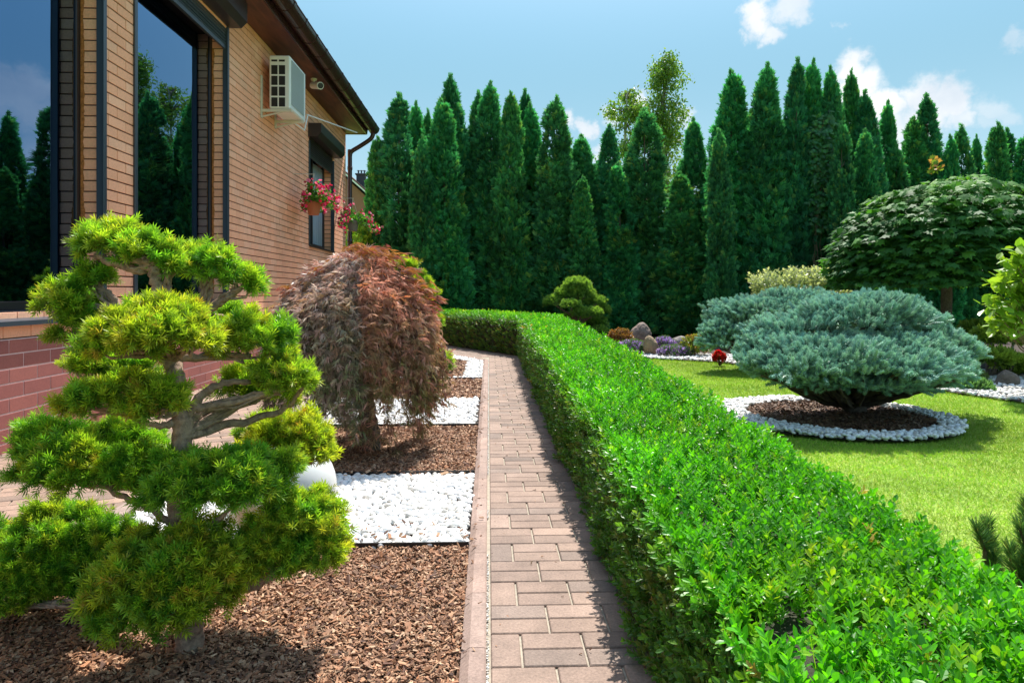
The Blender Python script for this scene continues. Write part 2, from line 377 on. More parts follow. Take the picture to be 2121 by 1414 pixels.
# beds: soil sheet, edging strips
g = Geo(); g.add([(-1.87,-1.5,-.022),(KX0+.02,-1.5,-.022),(KX0+.02,11.7,-.022),(-.95,13.3,-.022),(-1.87,13.3,-.022)], [(0,1,2,3,4)]); kind(build('bed_soil', g, M_soil), 'structure')
g = Geo()
SRT = ['near', 'before the maple', 'behind the maple', 'at the far bed']
EY = [3.1, 4.35, 5.92, 9.2]
for i, yy in enumerate(EY):
    g = Geo(); box(g, (-1.86, yy-.004, -.03), (KX0-.002, yy+.004, .016))
    tag(build('bed_edging', g, M_black), ['black plastic edging between near bark mulch and white pebbles', 'black plastic edging between white pebbles and the bark under the red maple', 'black plastic edging behind the red maple in front of the second pebble patch', 'farthest black plastic edging, by the corner bed with the pebble border'][i], 'edging', 'black edging strips across the flower bed')

# ------------------------------------------------------------------ pebbles, chips
def ico(sub=1):
    import bmesh
    bm = bmesh.new(); bmesh.ops.create_icosphere(bm, subdivisions=sub, radius=1)
    V = np.array([v.co[:] for v in bm.verts]); Fs = [[v.index for v in f.verts] for f in bm.faces]; bm.free(); return V, Fs
ICO2 = ico(2); ICO1 = ico(1)
def rotmats(n, tilt=1.0):
    q = rng.normal(size=(n,4)); q = unit(q); w,x,y,z = q.T
    return np.stack([np.stack([1-2*(y*y+z*z),2*(x*y-z*w),2*(x*z+y*w)],-1),np.stack([2*(x*y+z*w),1-2*(x*x+z*z),2*(y*z-x*w)],-1),np.stack([2*(x*z-y*w),2*(y*z+x*w),1-2*(x*x+y*y)],-1)],1)
def flatrot(n, tilt):
    a = rng.uniform(0, 6.283, n); d = np.stack([np.cos(a), np.sin(a), rng.normal(size=n)*tilt], -1)
    up = np.stack([rng.normal(size=n)*tilt, rng.normal(size=n)*tilt, np.ones(n)], -1)
    return frames(d, up, np.ones(n))
def grid_pts(x0,x1,y0,y1,s, jit=.45):
    X,Y = np.meshgrid(np.arange(x0,x1,s), np.arange(y0,y1,s)); p = np.stack([X.ravel(),Y.ravel()],-1); return p+rng.uniform(-jit,jit,p.shape)*s
def pebbles(name, pts, size, tmpl, label, z=0.0, cols=((.82,.81,.79),(.74,.75,.76),(.84,.82,.78),(.66,.63,.58)), zj=.35):
    g = Geo(); per = len(pts)//4+1
    for k in range(4):
        q = pts[k*per:(k+1)*per]; n = len(q)
        if not n: continue
        V, Fs = tmpl; r = np.random.default_rng(k+3)
        V2 = V*(1+.16*lump(V, 1.3, k)[:,None])
        s = size*rng.uniform(.7,1.25,n)
        Mx = flatrot(n, .35)*(s[:,None]*np.stack([rng.uniform(.62,.85,n), np.ones(n), rng.uniform(.42,.65,n)],-1))[:,None,:]
        T = np.column_stack([q, z+rng.uniform(-zj, zj*1.2, n)*size])
        g.inst(V2, Fs, Mx, T, mixcol(n, cols, var=.03))
    return kind(tag(build(name, g, M_pebble, smooth=True), label, 'pebbles'), 'stuff')
pt = grid_pts(-1.84,-.10,3.12,4.33,.027); pt2 = grid_pts(-1.8,-.12,3.15,4.3,.04)
g1 = pebbles('white_pebbles', np.concatenate([pt]), .023, ICO2, 'patch of large white pebbles nearest the camera, beside the white ball', z=-.006)
pt = grid_pts(-1.84,-.10,5.94,7.44,.03)
pebbles('white_pebbles', pt, .026, ICO1, 'patch of white pebbles behind the red maple', z=-.008)
pt = grid_pts(-1.84,-.10,9.22,13.3,.036)
q = pt-np.array([-.088,11.7]); inb = (q@NG) < -.02
inner = ((q@NG) < -.32) & (pt[:,0] < -.36) & (pt[:,1] > 9.3)
pebbles('white_pebbles', pt[inb & ~inner], .03, ICO1, 'white pebble border round the farthest bark bed', z=-.008)
farchips = pt[inb & inner]
CHIP = np.array([(-.22,-.5,-.06),(.2,-.46,-.05),(.26,.45,-.04),(-.18,.52,-.07),(-.2,-.46,.05),(.17,-.5,.06),(.2,.5,.07),(-.24,.42,.04)])
CHIP2 = CHIP.copy(); CHIP2[[2,3,6,7],2] += .14; CHIP2[[0,1,4,5],0]*=.6
CF = [(3,2,1,0),(4,5,6,7),(0,1,5,4),(1,2,6,5),(2,3,7,6),(3,0,4,7)]
def chips(name, pts, size, label, z=0.0, dark=1.0, lit=None):
    g = Geo(); h = len(pts)//2
    for q, tv in ((pts[:h], CHIP), (pts[h:], CHIP2)):
        n = len(q)
        if not n: continue
        s = size*rng.lognormal(0, .35, n)
        Mx = flatrot(n, .42)*(s[:,None]*np.stack([rng.uniform(.6,1.3,n), np.ones(n), rng.uniform(.7,1.2,n)],-1))[:,None,:]
        T = np.column_stack([q, z+rng.uniform(-.010,.010,n)])
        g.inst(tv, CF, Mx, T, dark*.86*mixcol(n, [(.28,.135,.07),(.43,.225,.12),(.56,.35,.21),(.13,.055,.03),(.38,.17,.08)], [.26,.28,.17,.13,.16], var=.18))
    return kind(tag(build(name, g, M_chip), label, 'mulch'), 'stuff')
def dense(x0,x1,y0,y1,s): p = grid_pts(x0,x1,y0,y1,s,.6); return p[rng.permutation(len(p))]
chips('bark_mulch', dense(-1.84,-.09,1.0,3.09,.0078), .0155, 'bark chip mulch in the foreground under the cloud-pruned yew', z=-.004)
chips('bark_mulch', dense(-1.84,-.09,4.37,5.9,.0105), .018, 'bark chip mulch round the foot of the red maple', z=-.006)
chips('bark_mulch', dense(-1.84,-.09,7.46,9.18,.017), .03, 'bark chip mulch beyond the second patch of white pebbles', z=-.006)
fp = np.repeat(farchips, 3, 0)+rng.uniform(-.02,.02,(len(farchips)*3,2)); chips('bark_mulch', fp[rng.permutation(len(fp))], .03, 'bark chip mulch framed by pebbles in the farthest bed', z=-.004)

pt = np.column_stack([rng.uniform(-.0075,-.0005,2600), rng.uniform(-1,11.8,2600)]); keepd = lump(np.column_stack([pt,pt[:,0]*0]),3,9)>-.5
pebbles('joint_grit', pt[keepd], .0042, ICO1, 'white grit in the joint between the kerb and the brick path', z=-.001, cols=((.62,.60,.55),(.5,.46,.4),(.7,.69,.66)))
pt = np.column_stack([rng.uniform(.0,.5,110), rng.uniform(1.2,10,110)])
chips('path_litter', pt, .012, 'crumbs of bark and dry leaf scattered on the brick path', z=.003)
pt = np.concatenate([np.column_stack([rng.uniform(-1.8,-.1,150), 3.13+rng.exponential(.12,150)]), np.column_stack([rng.uniform(-1.8,-.1,120), 4.33-rng.exponential(.06,120)]), np.column_stack([rng.uniform(-.086,-.03,90), rng.uniform(1.2,9,90)])])
chips('loose_bark', pt, .018, 'stray bark chips lying on the near white pebbles and the kerb', z=.022)
# ring bed of the spruce
RC = np.array([3.23, 6.27]); RO, RI = 1.05, .81
n = 64; aa = np.linspace(0, 2*np.pi, n, endpoint=False)
g = Geo(); g.add(np.column_stack([RC[0]+RO*np.cos(aa), RC[1]+RO*np.sin(aa), np.full(n,-.012)]), [list(range(n))]); kind(build('ring_bed_soil', g, M_soil), 'structure')
p = grid_pts(RC[0]-1.1,RC[0]+1.1,RC[1]-1.1,RC[1]+1.1,.028); r = np.hypot(*(p-RC).T); am = np.arctan2(*(p-RC).T[::-1])
RIv = RI+.05*np.sin(am+2.2)
pebbles('white_pebbles', p[(r<RO+.01)&(r>RIv)], .027, ICO1, 'ring of white pebbles round the dark mulch under the front blue spruce', z=.014, zj=.6)
p = dense(RC[0]-.85,RC[0]+.85,RC[1]-.85,RC[1]+.85,.017); r = np.hypot(*(p-RC).T)
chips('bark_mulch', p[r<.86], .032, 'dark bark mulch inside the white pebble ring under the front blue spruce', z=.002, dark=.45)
# gravel bed beyond the lawn
EDG = np.array([(1.6,13.2),(2.73,12.27),(3.93,11.4),(4.7,9.9),(5.35,8.2),(5.74,7.06),(6.4,5.2)])
OUT = EDG+np.array([(.5,.9),(.5,.85),(.9,1.0),(1.6,1.0),(2.6,1.4),(3.4,1.6),(4.0,1.6)])
g = Geo(); far = np.array([(0.5,19),(4,22),(9,24),(16,22),(22,18),(22,12),(22,5)])
for i in range(6):
    g.add([(*EDG[i],-.012),(*EDG[i+1],-.012),(*far[i+1],-.012),(*far[i],-.012)], [(3,2,1,0)])
kind(build('border_soil', g, M_soil), 'structure')
pts=[]
for i in range(6):
    A,B,Cc,D = EDG[i],EDG[i+1],OUT[i+1],OUT[i]; area = abs(np.cross(B-A, D-A)); m = int(area*620)
    u, v = rng.uniform(size=(2,m,1)); pts.append((A*(1-u)+B*u)*(1-v)+(D*(1-u)+Cc*u)*v)
pebbles('white_gravel', np.concatenate(pts), .03, ICO1, 'white gravel strip along the far edge of the lawn by the rockery', z=-.004, cols=((.72,.70,.66),(.78,.77,.75),(.60,.56,.5)))
# lawn blades
p = []
for (x0,x1,y0,y1,nn) in ((1.2,6.5,2.6,6.0,150000),(1.2,7.5,6.0,9.5,110000),(1.2,6,9.5,13.5,60000)):
    p.append(rng.uniform((x0,y0),(x1,y1),(nn,2)))
p = np.concatenate(p); r = np.hypot(*(p-RC).T)
ex = np.interp(p[:,1], EDG[::-1,1], EDG[::-1,0])
p = p[(r>RO-.005)&(p[:,0]<ex+.03)]
n = len(p); sz = rng.uniform(.014,.034,n)*np.interp(p[:,1],[3,12],[.85,1.4])
d = np.column_stack([rng.normal(size=(n,2))*.9, np.ones(n)]); up = rdir(n)
TR = np.array([(-.07,0,0),(.07,0,0),(.045,.6,.05),(0,1,.2),(-.045,.6,.05)])
g = Geo(); gl = lump(np.column_stack([p, np.zeros(n)]), 1.1, 5)[:,None]
cg = mixcol(n, [(.28,.47,.05),(.37,.51,.075),(.50,.50,.17),(.21,.39,.045)], [.4,.33,.12,.15], var=.14)*(1+.2*gl+.16*lump(np.column_stack([p, np.zeros(n)]), 4.5, 6)[:,None]+.1*lump(np.column_stack([p, np.zeros(n)]), 14, 8)[:,None])
g.inst(TR, [(0,1,2,3,4)], frames(d, up, sz), np.column_stack([p, np.full(n,-.04)]), cg)
kind(tag(build('lawn_grass', g, M_grass), 'short sunlit lawn grass between the box hedge and the gravel', 'grass'), 'stuff')

# ------------------------------------------------------------------ house
WX = -3.5; TOPZ = 5.08; PLZ = .82
house = thing('brick_house', 'orange brick house with dark red plinth, brown gutter and tall tinted windows', 'house', (WX, 10, 0))
OPN = [(2.6, 6.26, 1.0, 4.62), (6.81, 9.17, 1.06, 4.62), (13.3, 15.35, 2.10, 4.35)]
def brick_col(n): return mixcol(n, [(.95,.455,.275),(.91,.425,.25),(.95,.49,.31),(.94,.44,.26)], var=.03)
def spans(a, b, cuts):
    out=[(a,b)]
    for c0,c1 in cuts:
        o2=[]
        for s0,s1 in out:
            if c1<=s0 or c0>=s1: o2.append((s0,s1)); continue
            if c0>s0: o2.append((s0,c0))
            if c1<s1: o2.append((c1,s1))
        out=o2
    return out
def brickwork(g, gm, O, U, N, L, z0, z1, bl, bh, colf, openings=(), jt=.006, dep=.012, off=0.0):
    O=np.array(O,float); U=np.array(U,float); N=np.array(N,float); Z=np.array([0,0,1.])
    rows=int(round((z1-z0)/bh)); bh=(z1-z0)/rows
    for r_ in range(rows):
        za, zb = z0+r_*bh, z0+(r_+1)*bh
        cuts=[(o[0],o[1]) for o in openings if o[2]<zb-.02 and o[3]>za+.02]
        for (s0,s1) in spans(0, L, cuts):
            m=[O+U*s0+Z*za-N*dep, O+U*s1+Z*za-N*dep, O+U*s1+Z*zb-N*dep, O+U*s0+Z*zb-N*dep]; gm.add(m, [(0,1,2,3)])
            x=(math.floor((s0-off)/bl)-1)*bl+off+(r_%2)*bl/2
            while x<s1:
                a,b=max(x,s0),min(x+bl,s1); x+=bl
                if b-a<.03: continue
                a+=jt*.7; b-=jt*.7; q=.0025; ha, hb = za+jt, zb-jt; pr=rng.normal()*.0008
                V=[O+U*a+Z*ha-N*dep,O+U*b+Z*ha-N*dep,O+U*b+Z*hb-N*dep,O+U*a+Z*hb-N*dep,
                   O+U*a+Z*ha+N*(pr-q),O+U*b+Z*ha+N*(pr-q),O+U*b+Z*hb+N*(pr-q),O+U*a+Z*hb+N*(pr-q),
                   O+U*(a+q)+Z*(ha+q)+N*pr,O+U*(b-q)+Z*(ha+q)+N*pr,O+U*(b-q)+Z*(hb-q)+N*pr,O+U*(a+q)+Z*(hb-q)+N*pr]
                g.add(V, [(0,1,5,4),(1,2,6,5),(2,3,7,6),(3,0,4,7),(4,5,9,8),(5,6,10,9),(6,7,11,10),(7,4,8,11),(8,9,10,11)], colf(1)[0])
gb, gm = Geo(), Geo()
Y0, Y1 = -1.0, 16.7
brickwork(gb, gm, (WX,Y0,0), (0,1,0), (1,0,0), Y1-Y0, PLZ, TOPZ, .30, .0985, brick_col, [(o[0]-Y0,o[1]-Y0,o[2],o[3]) for o in OPN])
brickwork(gb, gm, (WX-.001,Y1,0), (-1,0,0), (0,1,0), 6, PLZ, TOPZ, .30, .0985, brick_col)
for o in OPN:       # brick reveals
    brickwork(gb, gm, (WX-.20,o[1],0), (1,0,0), (0,-1,0), .195, o[2], o[3], .31, .0985, brick_col, off=.15, dep=.008)
    brickwork(gb, gm, (WX-.005,o[0],0), (-1,0,0), (0,1,0), .195, o[2], o[3], .31, .0985, brick_col, off=.15, dep=.008)
wall = build('wall', gb, M_brick, house); build('mortar', gm, M_mortar, wall)
gp, gm2 = Geo(), Geo()
pcol = lambda n: mixcol(n, [(.33,.105,.085),(.30,.095,.08),(.34,.11,.088)], var=.03)
brickwork(gp, gm2, (WX+.012,Y0,0), (0,1,0), (1,0,0), Y1-Y0+.012, -.04, PLZ-.004, .31, .103, pcol, dep=.003, jt=.0045)
brickwork(gp, gm2, (WX+.012,Y1+.012,0), (-1,0,0), (0,1,0), 6, -.04, PLZ-.004, .31, .103, pcol, dep=.003, jt=.0045)
pl = build('plinth', gp, M_brick, house); 
g = Geo(); box(g, (WX-.2, Y0, PLZ-.03), (WX+.010, Y1, PLZ-.002)); gm2.add(*[(g.V[0]), [tuple(f[0]) for f in g.F]])
build('mortar', gm2, M_pmortar, pl)
# a closed inner block so that no light leaks
g = Geo(); 
ys = [Y0]+[v for o in OPN for v in (o[0],o[1])]+[Y1]
for i in range(0, len(ys), 2): box(g, (WX-.6, ys[i]+.012, 0), (WX-.012, ys[i+1]-.012, TOPZ))
for o in OPN:
    box(g, (WX-.6, o[0]-.010, 0), (WX-.014, o[1]+.010, o[2]-.012)); box(g, (WX-.6, o[0]-.010, o[3]+.002), (WX-.014, o[1]+.010, TOPZ-.002))
box(g, (WX-6, Y0, 0), (WX-.62, Y1-.014, TOPZ-.004))
build('core', g, M_mortar, house)
def win(i, o, hasbox, boxz, slatz):
    y0,y1,z0,z1 = o; g = Geo(); x = WX-.20
    fw=.055
    for a,b in (((x-.05,y0+.002,z0+.02),(x,y0+fw,z1)),((x-.05,y1-fw,z0+.02),(x,y1-.002,z1)),((x-.05,y0+fw,z0+.02),(x-.002,y1-fw,z0+.09)),((x-.05,y0+fw,z1-.06),(x-.002,y1-fw,z1-.001))): rbox(g,a,b,.004)
    w = build('window', g, M_brown, house)
    if i < 2:
        g = Geo(); box(g, (x-.03,y0+fw,z0+.09),(x-.015,y1-fw,z1-.06)); build('pane', g, M_glass, w)
    else:
        ym=(y0+y1)/2
        g = Geo(); box(g, (x-.03,y0+fw,z0+.09),(x-.022,ym-.03,z1-.06)); build('pane', g, M_glass, w)
        g = Geo(); box(g, (x-.03,ym+.03,z0+.09),(x-.022,y1-fw,z1-.06)); build('pane', g, M_glass, w)
        g = Geo(); rbox(g, (x-.045,ym-.03,z0+.09),(x+.006,ym+.03,z1-.06),.004); build('mullion', g, M_brown, w)
    g = Geo()   # guide rails on the outer face
    for yy in ((y0-.03,y0+.025),(y1-.025,y1+.03)):
        g = Geo()
        rbox(g, (WX-.045,yy[0]+.028 if yy[0]<y0 else yy[0],z0+.01),(WX+.012,yy[1] if yy[0]<y0 else yy[1]-.028,slatz+.25),.003)
        rbox(g, (WX+.002,yy[0],z0-.01),(WX+.022,yy[1],slatz+.25),.003)
        build('guide_rail', g, M_grey, w)
    g = Geo(); k=0; zz=slatz
    extr=[]
    box(g, (WX-.035,y0+.026,slatz-.05),(WX-.008,y1-.026,slatz))
    while zz < boxz+.02:
        extrude(g, [(WX-.03,zz+.002),(WX-.012,zz+.006),(WX-.006,zz+.02),(WX-.012,zz+.036),(WX-.03,zz+.040)], 1, y0+.026, y1-.026); zz+=.042
    build('roller_shutter', g, M_brown if i==2 else M_grey, w)
    g = Geo(); bt = TOPZ-.02 if i<2 else 4.46
    extrude(g, [(WX-.001,boxz),(WX+.17,boxz),(WX+.25,boxz+.08),(WX+.25,bt),(WX-.001,bt)], 1, y0-.06, y1+.06)
    build('shutter_box', g, M_brown, w)
    g = Geo()   # sloping metal sill
    if i < 2:
        extrude(g, [(WX-.2,z0+.02),(WX+.07,z0-.05),(WX+.07,z0-.085),(WX+.062,z0-.085),(WX+.062,z0-.058),(WX-.2,z0+.012)], 1, y0-.02 , y1+.02)
    else: extrude(g, [(WX-.2,z0+.02),(WX+.04,z0-.01),(WX+.04,z0-.035),(WX-.2,z0+.0)], 1, y0, y1)
    build('sill', g, M_grey if i<2 else M_brown, w)
for i, o in enumerate(OPN): win(i, o, True, [4.72,4.72,4.20][i], [4.46,4.46,3.88][i])
# pale curtain behind the small window's near pane
g = Geo(); 
for k in range(9):
    yy=14.40+k*.09; box(g, (WX-.212+.004*(k%2),yy,2.2),(WX-.208+.004*(k%2),yy+.09,3.9))
build('curtain', g, simple('pale_cloth',(.30,.36,.42),.8), house)
# rust streaks at the jamb
M_rust = attrmat('rust', rough=.95, nscale=35, noise=.6, bump=.8)
for k,o in enumerate(OPN[:2]):
    g=Geo();n=120
    zz=np.linspace(o[2]+.1,o[3]-.2,n); wd=.02+.016*np.abs(lump(np.column_stack([zz*0,zz*0,zz]),9,k+3))+rng.uniform(0,.01,n)
    V=[(WX-.196,o[1]-.0035,z) for z in zz]+[(WX-.196+w_,o[1]-.0045,z) for z,w_ in zip(zz,wd)]
    g.add(V,[(i,n+i,n+i+1,i+1) for i in range(n-1)],(.42,.15,.04))
    build('rust_stain', g, M_rust, house)
# soffit, fascia, roof, gutter, downspout
g = Geo(); box(g, (WX-6, Y0, TOPZ), (-3.02, 16.78, TOPZ+.025))
build('soffit', g, M_soffit, house)
g = Geo(); extrude(g, [(-3.021,TOPZ-.012),(-2.995,TOPZ-.012),(-2.965,TOPZ+.2),(-3.0,TOPZ+.2)], 1, Y0, 16.80); 
box(g, (WX-6,16.781,TOPZ-.012),(-3.021,16.81,TOPZ+.2)); build('fascia', g, M_gutter, house)
g = Geo(); extrude(g, [(-2.93,TOPZ+.205),(-2.90,TOPZ+.235),(-9.5,TOPZ+3.6),(-9.5,TOPZ+3.55)], 1, Y0, 16.95); build('roof', g, M_brown, house)
def gutter():
    g = Geo(); R_=.135; cx, cz = -2.855, TOPZ+.165; a=np.linspace(math.pi, 2*math.pi, 15)
    def prof(r): return [(cx+r*math.cos(t), cz+r*math.sin(t)) for t in a]
    po, pi = prof(R_), prof(R_-.006); extrude(g, po+pi[::-1], 1, Y0, 16.95)
    for yy in (Y0, 16.95): extrude(g, po, 1, yy-.004, yy+.004)
    tube(g, [(cx+R_,Y0,cz),(cx+R_,16.95,cz)], .012, 8)
    gt = build('gutter', g, M_gutter, house, smooth=False)
    y=4.0; k=0
    while y < 16.9:
        g = Geo()
        w_=.03 if k%3 else .07
        po, pi = prof(R_+.008), prof(R_+.001); extrude(g, po+pi[::-1], 1, y, y+w_); tube(g, [(cx+R_,y,cz),(cx+R_,y+w_,cz)], .019, 8); y+=.62; k+=1
        build('bracket', g, M_gutter, gt)
gutter()
g = Geo(); pts = spline([(-2.86,16.80,TOPZ+.06),(-2.86,16.80,TOPZ-.02),(-2.93,16.8,TOPZ-.13),(-3.18,16.8,TOPZ-.30),(-3.38,16.8,TOPZ-.43),(-3.42,16.8,TOPZ-.55),(-3.42,16.8,TOPZ-.75),(-3.42,16.8,.2)], 8)
tube(g, pts, .055, 12); tube(g, [(-3.42,16.8,4.2),(-3.42,16.8,4.28)], .064, 12); tube(g, [(-3.42,16.8,2.4),(-3.42,16.8,2.48)], .064, 12); tube(g,[(-2.86,16.8,TOPZ+.02),(-2.86,16.8,TOPZ+.1)],.066,12)
build('downspout', g, M_gutter, house, smooth=True)

# air conditioner
ac = thing('air_conditioner', 'white outdoor air conditioner unit mounted high on the brick wall on cream brackets', 'air conditioner', (WX, 10.9, 3.98))
AX0, AX1, AY0, AY1, AZ0, AZ1 = -3.37, -3.05, 10.5, 11.38, 3.99, 4.81
g = Geo(); rbox(g, (AX0,AY0,AZ0),(AX1,AY1,AZ1),.02); build('casing', g, M_white, ac)
g = Geo()
zz = [AZ1-.10-.17*k for k in range(1,5)]
for k in range(4):
    for j in range(2):
        xa=AX0+.035+j*.115; za=AZ1-.13-(k+1)*.165; rbox(g,(xa,AY0-.004,za),(xa+.095,AY0+.004,za+.14),.002)
for j in range(2): rbox(g,(AX0+.035+j*.115,AY0-.004,AZ1-.10),(AX0+.035+j*.115+.09,AY0+.004,AZ1-.07),.002)
build('side_vent', g, M_black, ac)
g = Geo(); ya, yb, za, zb = AY0+.07, AY1-.14, AZ0+.08, AZ1-.06
box(g,(AX1-.002,ya,za),(AX1+.003,yb,zb)); gr=build('fan_grille', g, simple('grille_back',(.10,.13,.14),.6), ac)
g = Geo(); 
for k in range(26): yy=ya+(yb-ya)*k/25; box(g,(AX1+.003,yy-.004,za),(AX1+.010,yy+.004,zb))
for k in range(30): z_=za+(zb-za)*k/29; box(g,(AX1+.0035,ya,z_-.0035),(AX1+.0095,yb,z_+.0035))
build('grille_bars', g, simple('grille_bar',(.42,.47,.48),.5), gr)
g = Geo()
for yy in (10.52, 11.2):
    g = Geo(); rbox(g,(WX+.001,yy-.03,3.85),(WX+.022,yy+.03,4.5),.003); rbox(g,(WX+.022,yy-.02,3.94),(AX1+.02,yy+.02,3.985),.003)
    tube(g,[(WX+.02,yy,3.87),(AX1-.08,yy,3.955)],.014,6)
    build('bracket', g, M_cream, ac)
g = Geo(); tube(g,[(-3.25,11.2,3.99),(-3.1,11.5,3.9),(-3.1,11.7,4.20)],.012,6); tube(g, [(-3.1,11.65,4.20),(-2.9,15.0,4.69)], .012, 6)
tag(build('thin_rod', g, M_white), 'thin white rod sticking out under the eaves beside the air conditioner', 'rod')
cm = thing('security_camera', 'small white security camera under the brown eaves', 'camera', (-3.2, 12.5, 5.05))
g = Geo(); pc = np.array([-3.22,12.5,4.93]); tube(g,[(-3.2,12.5,5.079),(-3.2,12.5,5.05)],[.06,.05],14); tube(g,[(-3.2,12.5,5.05),(-3.2,12.5,4.99),(-3.16,12.42,4.955)],.022,8); build('mount', g, M_cream, cm)
g = Geo(); tube(g,[(-3.22,12.5,4.96),(-3.02,12.25,4.88)],[.062,.066],14); build('housing', g, M_white, cm, smooth=False)
g = Geo(); tube(g,[(-3.021,12.252,4.881),(-3.012,12.24,4.877)],.052,14); build('lens', g, M_black, cm)

# ------------------------------------------------------------------ foliage kits
def needle_quad(w=.06): return np.array([(-w*.4,0,0),(w*.4,0,0),(w,.5,0),(0,1,0),(-w,.5,0)]), [(0,1,2,3,4)]
def combine(parts):
    V=[];Fs=[];n=0
    for v,f in parts:
        V.append(v); Fs+= [[i+n for i in q] for q in f]; n+=len(v)
    return np.concatenate(V), Fs
def xf(v, d, up, s, t): M=frames(np.array([d],float), np.array([up],float), np.array([s]))[0]; return v@M.T+np.array(t)
def sprig_yew(seed):
    r=np.random.default_rng(seed); q,f=needle_quad(.075); parts=[]
    for k in range(24):
        t=.05+.95*k/23; a=k*2.4+r.uniform(-.3,.3); sp=1.0-.55*max(0,(t-.6)/.4)
        d=np.array([math.cos(a)*sp, .25+.75*(t**2), math.sin(a)*sp]); parts.append((xf(q,d,(r.normal()*.3,r.normal()*.3,1),.50*r.uniform(.8,1.1),(0,t*.7,0)),f))
    parts.append((np.array([(-.02,0,0),(.02,0,0),(.012,.85,0),(-.012,.85,0)]),[(0,1,2,3)]))
    return combine(parts)
YEW=[sprig_yew(k) for k in range(3)]
LEAF6 = (np.array([(0,0,0),(-.24,.40,.06),(-.19,.76,.05),(0,1,-.03),(.19,.76,.05),(.24,.40,.06)]), [(0,1,2,3),(0,3,4,5)])
def sprig_box(seed, nl=10):
    r=np.random.default_rng(seed); parts=[]
    for k in range(nl//2):
        t=k/(nl/2); a=k*1.57+r.uniform(-.4,.4)
        for s in (0,math.pi):
            up=.55+1.0*t; d=np.array([math.cos(a+s), up, math.sin(a+s)])
            parts.append((xf(LEAF6[0],d,(-math.cos(a+s)*.8,1,-math.sin(a+s)*.8),(.42-.10*t)*r.uniform(.85,1.15),(0,t*.8,0)),LEAF6[1]))
    parts.append((np.array([(-.012,-.5,0),(.012,-.5,0),(.008,.85,0),(-.008,.85,0)]),[(0,1,2,3)]))
    return combine(parts)
BOXS=[sprig_box(k) for k in range(4)]
def spray_thuja(seed, nn=9):
    r=np.random.default_rng(seed); parts=[]
    for k in range(nn):
        t=k/(nn-1); a=(t-.5)*2.3; L=(1-.45*abs(t-.5)*2)*r.uniform(.8,1.1); w=.07*r.uniform(.8,1.2)
        bend=r.uniform(-.25,.25)+.25
        V=np.array([(0,0,0),(-w,.35,0),(-w*1.2,.7,bend*.15),(0,1,bend*.4),(w*1.2,.7,bend*.15),(w,.35,0)])*np.array([1,L,1])
        c,s=math.cos(a),math.sin(a); V2=V.copy(); V2[:,0]=c*V[:,0]+s*V[:,1]; V2[:,1]=-s*V[:,0]+c*V[:,1]; V2[:,1]+=.25*(abs(t-.5)<.3); V2[:,2]+=r.uniform(-.08,.08)
        parts.append((V2,[(0,1,2,3),(0,3,4,5)]))
    return combine(parts)
THU=[spray_thuja(k) for k in range(3)]
def shoot_spruce(seed):
    r=np.random.default_rng(seed); q,f=needle_quad(.13); parts=[]
    for k in range(56):
        t=.05+.95*k/55; a=k*2.4; d=np.array([math.cos(a), .8+1.6*(t>.92), math.sin(a)]); parts.append((xf(q,d,(r.normal(),r.normal(),r.normal()),.21*(1-.2*t),(math.cos(a)*.07,t*.88,math.sin(a)*.07)),f))
    a=np.linspace(0,2*np.pi,6)[:5]; V=np.concatenate([np.stack([np.cos(a)*.10,a*0,np.sin(a)*.10],-1),np.stack([np.cos(a)*.085,a*0+.90,np.sin(a)*.085],-1)])
    parts.append((V,[(i,(i+1)%5,5+(i+1)%5,5+i) for i in range(5)]))
    return combine(parts)
SPR=[shoot_spruce(k) for k in range(2)]
def leaf_maple():
    pr=[(0,0),(.12,.1),(.42,-.02),(.36,.18),(.62,.42),(.34,.44),(.36,.70),(.14,.62),(0,1)]
    R_=[(x,y,-.35*abs(x)) for x,y in pr]; L_=[(-x,y,-.35*abs(x)) for x,y in pr[1:-1]]
    V=R_+L_; nR=len(pr); mid=len(V); V=V+[(0,.4,.02)]
    ring=list(range(nR))+list(range(nR+len(L_)-1,nR-1,-1))
    Fs=[(mid,ring[i],ring[(i+1)%len(ring)]) for i in range(len(ring))]
    return np.array(V,float),Fs
MAPLE=leaf_maple()
def leaf_acer(seed):
    r=np.random.default_rng(seed); parts=[]
    for k in range(6):
        a=(k-2.5)*.42+r.normal()*.12; L=(1-.10*abs(k-2.5))*r.uniform(.7,1.2); w=.020
        V=np.array([(0,0,0),(-w,.3,0),(-w*1.3,.6,-.05),(0,1,-.22),(w*1.3,.6,-.05),(w,.3,0)])*np.array([1,L,1])
        c,s=math.cos(a),math.sin(a); V2=V.copy(); V2[:,0]=c*V[:,0]+s*V[:,1]; V2[:,1]=-s*V[:,0]+c*V[:,1]
        parts.append((V2,[(0,1,2,3),(0,3,4,5)]))
    return combine(parts)
ACER=[leaf_acer(k) for k in range(3)]
def scatter(g, tmpls, Pt, D, up, S, col, tipcol=None):
    n=len(Pt); idx=rng.integers(0,len(tmpls),n)
    for k,(V,Fs) in enumerate(tmpls):
        m=idx==k
        if not m.any(): continue
        c=col[m]
        if tipcol is not None:
            t=np.clip(V[:,1],0,1)[None,:,None]**1.5; c=c[:,None,:]*(1-t)+tipcol[m][:,None,:]*t
        g.inst(V,Fs,frames(D[m],up[m],S[m]),Pt[m],c)
